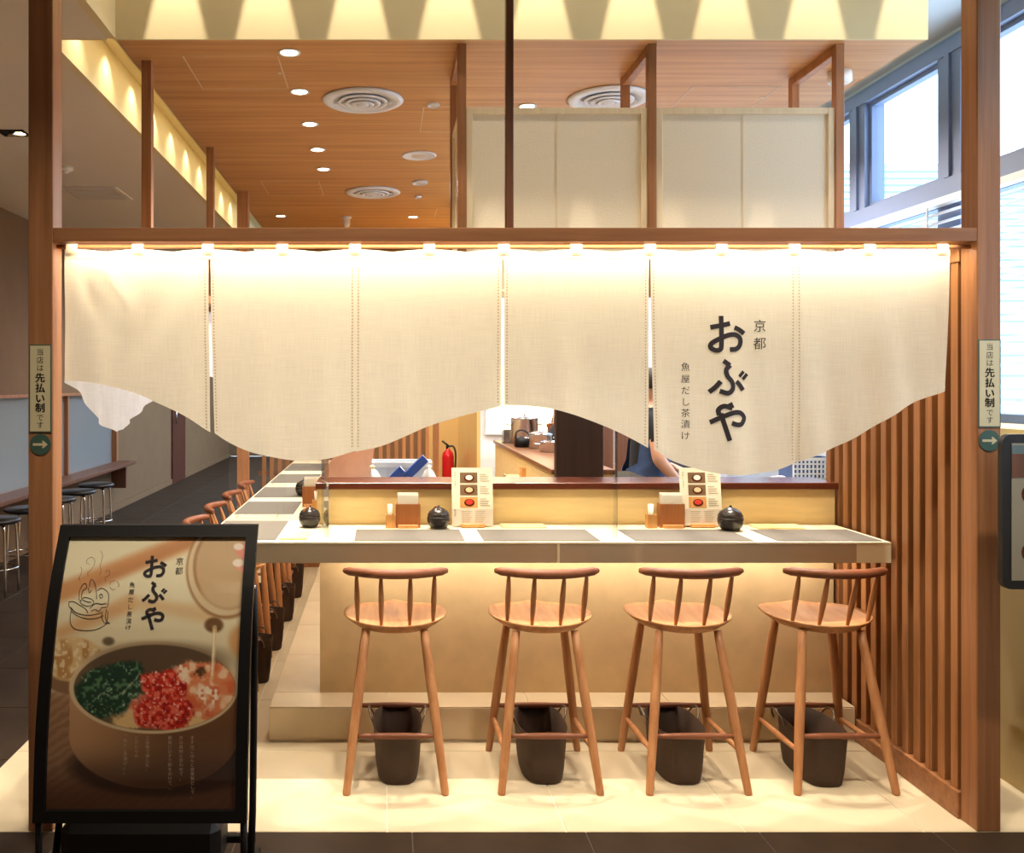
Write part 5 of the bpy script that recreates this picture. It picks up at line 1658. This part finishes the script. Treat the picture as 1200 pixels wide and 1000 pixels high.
# ------------------------------------------------------------------ kitchen workers
def person(name, label, loc, rotz, J, apron=None, seed=0):
    """J: joints in local space, facing +y. One skinned body mesh."""
    verts = []; edges = []; rad = []; seg = []
    idx = {}
    def v(key, p, r):
        idx[key] = len(verts); verts.append(p); rad.append(r); return idx[key]
    def e(a_, b_, part):
        edges.append((idx[a_], idx[b_])); seg.append((Vector(verts[idx[a_]]), Vector(verts[idx[b_]]), part))
    lean = J.get('lean', 0.0)
    v('pelvis', (0, 0, 0.93), (0.145, 0.105))
    v('waist', (0, 0.0 + lean * 0.3, 1.06), (0.130, 0.095)); e('pelvis', 'waist', 'shirt')
    v('chest', (0, lean * 0.8, 1.26), (0.150, 0.110)); e('waist', 'chest', 'shirt')
    v('neckbase', (0, lean, 1.40), (0.085, 0.075)); e('chest', 'neckbase', 'shirt')
    v('neck', (0, lean + 0.015, 1.46), (0.052, 0.055)); e('neckbase', 'neck', 'skin')
    v('jaw', (0, lean + 0.045, 1.52), (0.060, 0.072)); e('neck', 'jaw', 'skin')
    v('skull', (0, lean + 0.03, 1.62), (0.076, 0.092)); e('jaw', 'skull', 'skin')
    v('crown', (0, lean + 0.02, 1.665), (0.055, 0.065)); e('skull', 'crown', 'skin')
    for s, k in ((-1, 'L'), (1, 'R')):
        el = J['elbow' + k]; wr = J['wrist' + k]
        v('sh' + k, (s * 0.165, lean * 0.95, 1.365), (0.066, 0.062)); e('neckbase', 'sh' + k, 'shirt')
        ua = Vector((s * 0.165, lean * 0.95, 1.365)).lerp(Vector(el), J.get('sleeve', 0.55))
        v('ua' + k, tuple(ua), (0.056, 0.056)); e('sh' + k, 'ua' + k, 'shirt')
        v('el' + k, el, (0.043, 0.043)); e('ua' + k, 'el' + k, 'skin')
        mid = Vector(el).lerp(Vector(wr), 0.45)
        v('fa' + k, tuple(mid), (0.038, 0.038)); e('el' + k, 'fa' + k, 'skin')
        v('wr' + k, wr, (0.026, 0.024)); e('fa' + k, 'wr' + k, 'skin')
        dr = (Vector(wr) - Vector(el)).normalized()
        side = dr.cross(Vector((0, 0, 1))).normalized()
        palm = Vector(wr) + dr * 0.06
        v('pa' + k, tuple(palm), (0.034, 0.018)); e('wr' + k, 'pa' + k, 'skin')
        for q, (off, L) in enumerate(((-0.027, 0.066), (-0.009, 0.076), (0.009, 0.072), (0.026, 0.056))):
            b0 = palm + dr * 0.028 + side * off
            v('f%s%d' % (k, q), tuple(b0), (0.0095, 0.0095)); e('pa' + k, 'f%s%d' % (k, q), 'skin')
            b1 = b0 + dr * L * 0.55 + Vector((0, 0, -0.012))
            v('g%s%d' % (k, q), tuple(b1), (0.0088, 0.0088)); e('f%s%d' % (k, q), 'g%s%d' % (k, q), 'skin')
            b2 = b1 + dr * L * 0.35 + Vector((0, 0, -0.022))
            v('h%s%d' % (k, q), tuple(b2), (0.0075, 0.0075)); e('g%s%d' % (k, q), 'h%s%d' % (k, q), 'skin')
        tb0 = Vector(wr) + dr * 0.03 + side * (-s * 0.034)
        v('t0' + k, tuple(tb0), (0.011, 0.011)); e('wr' + k, 't0' + k, 'skin')
        tb1 = tb0 + dr * 0.045 + side * (-s * 0.012) + Vector((0, 0, -0.01))
        v('t1' + k, tuple(tb1), (0.0085, 0.0085)); e('t0' + k, 't1' + k, 'skin')
        v('hp' + k, (s * 0.088, 0, 0.86), (0.092, 0.092)); e('pelvis', 'hp' + k, 'trousers')
        v('kn' + k, (s * 0.10, 0.015, 0.48), (0.058, 0.058)); e('hp' + k, 'kn' + k, 'trousers')
        v('cf' + k, (s * 0.10, -0.015, 0.32), (0.054, 0.054)); e('kn' + k, 'cf' + k, 'trousers')
        v('an' + k, (s * 0.10, -0.02, 0.09), (0.042, 0.044)); e('cf' + k, 'an' + k, 'trousers')
        v('ft' + k, (s * 0.105, 0.06, 0.042), (0.040, 0.036)); e('an' + k, 'ft' + k, 'shoe')
        v('to' + k, (s * 0.11, 0.14, 0.034), (0.036, 0.028)); e('ft' + k, 'to' + k, 'shoe')
    me = bpy.data.meshes.new('skeleton'); me.from_pydata(verts, edges, [])
    o = bpy.data.objects.new('skeleton', me); C.objects.link(o)
    sk = o.modifiers.new('skin', 'SKIN')
    sk.use_smooth_shade = True
    for i, sv in enumerate(me.skin_vertices[0].data):
        sv.radius = rad[i]; sv.use_root = (i == 0)
    ss = o.modifiers.new('sub', 'SUBSURF'); ss.levels = 2; ss.render_levels = 2
    dg = bpy.context.evaluated_depsgraph_get(); dg.update()
    bm_ = bpy.data.meshes.new_from_object(o.evaluated_get(dg))
    bpy.data.objects.remove(o)
    bm_.materials.clear()
    order = ['shirt', 'skin', 'trousers', 'shoe']
    for n_ in ('shirt_black', 'skin', 'trousers', 'black_plastic'): bm_.materials.append(MATS[n_])
    for p in bm_.polygons:
        c = p.center; best = (9, 'shirt')
        for a_, b_, part in seg:
            ab = b_ - a_; t = max(0, min(1, (c - a_).dot(ab) / max(1e-9, ab.dot(ab))))
            d_ = (c - (a_ + ab * t)).length
            if d_ < best[0]: best = (d_, part)
        part = best[1]
        if part == 'shirt' and c.z < 0.95: part = 'trousers'
        p.material_index = order.index(part); p.use_smooth = True
    low = min(v_.co.z for v_ in bm_.vertices)
    for v_ in bm_.vertices: v_.co.z -= low
    body = thing(name, label, 'person', loc, rotz)
    bo = link('body', bm_, body)
    hy = lean + 0.03
    # face and hair
    for s in (-1, 1):
        MB().lathe([(0.0, -0.007), (0.007, -0.004), (0.009, 0), (0.007, 0.004), (0, 0.007)], 10, c=(s * 0.030, hy + 0.078, 1.575 - low)).build('eye', 'eye_dark', body)
        MB().lathe([(0.0, -0.028), (0.012, -0.018), (0.014, 0), (0.012, 0.02), (0, 0.028)], 10, c=(s * 0.076, hy, 1.57 - low), sx=0.7).build('ear', 'skin', body)
    MB().tube([(0, hy + 0.080, 1.58 - low), (0, hy + 0.100, 1.548 - low), (0, hy + 0.082, 1.540 - low)], [0.007, 0.013, 0.008], 8).build('nose', 'skin', body)
    MB().tube([(-0.024, hy + 0.080, 1.512 - low), (0, hy + 0.087, 1.510 - low), (0.024, hy + 0.080, 1.512 - low)], [0.003, 0.007, 0.003], 8).build('mouth', 'lip', body)
    vs = []; fs = []
    n = 24
    for i in range(8):
        ph = PI / 2 * i / 7 * 1.25
        for k in range(n):
            q = 2 * PI * k / n
            zz_ = math.cos(ph); rr_ = math.sin(ph)
            drop = 0.030 if math.sin(q) > 0.3 and i > 4 else 0
            vs.append((0.086 * rr_ * math.cos(q), hy - 0.006 + 0.104 * rr_ * math.sin(q), 1.612 - low + 0.098 * zz_ + drop * (i - 4) / 3))
    for i in range(7):
        for k in range(n):
            l = (k + 1) % n
            fs.append((i * n + k, (i + 1) * n + k, (i + 1) * n + l, i * n + l))
    MB().add(vs, fs, True).build('hair', 'hair', body)
    if apron:
        vs = []; fs = []
        nu, nv = 24, 18
        for j in range(nv + 1):
            z_ = 1.25 - 0.78 * j / nv
            wid = 2.3 if z_ > 1.10 else 2.9
            rx = 0.165 if z_ < 1.1 else 0.165
            ry = 0.128 + 0.03 * max(0, (0.9 - z_))
            cy = lean * max(0, min(1, (z_ - 0.95) / 0.4)) * 0.9 + 0.01
            for i in range(nu + 1):
                q = PI / 2 + (i / nu - 0.5) * 2 * wid
                vs.append((rx * 1.06 * math.cos(q), cy + ry * 1.06 * math.sin(q) + 0.006 * math.sin(i * 1.3), z_))
        for j in range(nv):
            for i in range(nu):
                a_ = j * (nu + 1) + i
                fs.append((a_, a_ + nu + 1, a_ + nu + 2, a_ + 1))
        MB().add(vs, fs, True).build('apron', apron, body)
    return body
person('person', 'worker in black shirt and blue apron standing at the steel worktop', (1.595, 5.60, 0), -PI / 2,
       dict(lean=0.05, sleeve=0.5, elbowL=(-0.23, 0.06, 1.13), wristL=(-0.16, 0.25, 1.07), elbowR=(0.24, 0.035, 1.15), wristR=(0.20, 0.16, 1.02)), 'apron_blue')
person('person', 'worker in black clothes half hidden behind the dark panel', (1.395, 6.72, 0), PI / 2,
       dict(lean=0.05, sleeve=0.92, elbowL=(-0.24, 0.225, 1.17), wristL=(-0.21, 0.17, 0.96), elbowR=(0.25, 0.10, 1.12), wristR=(0.17, 0.12, 1.22)), None)
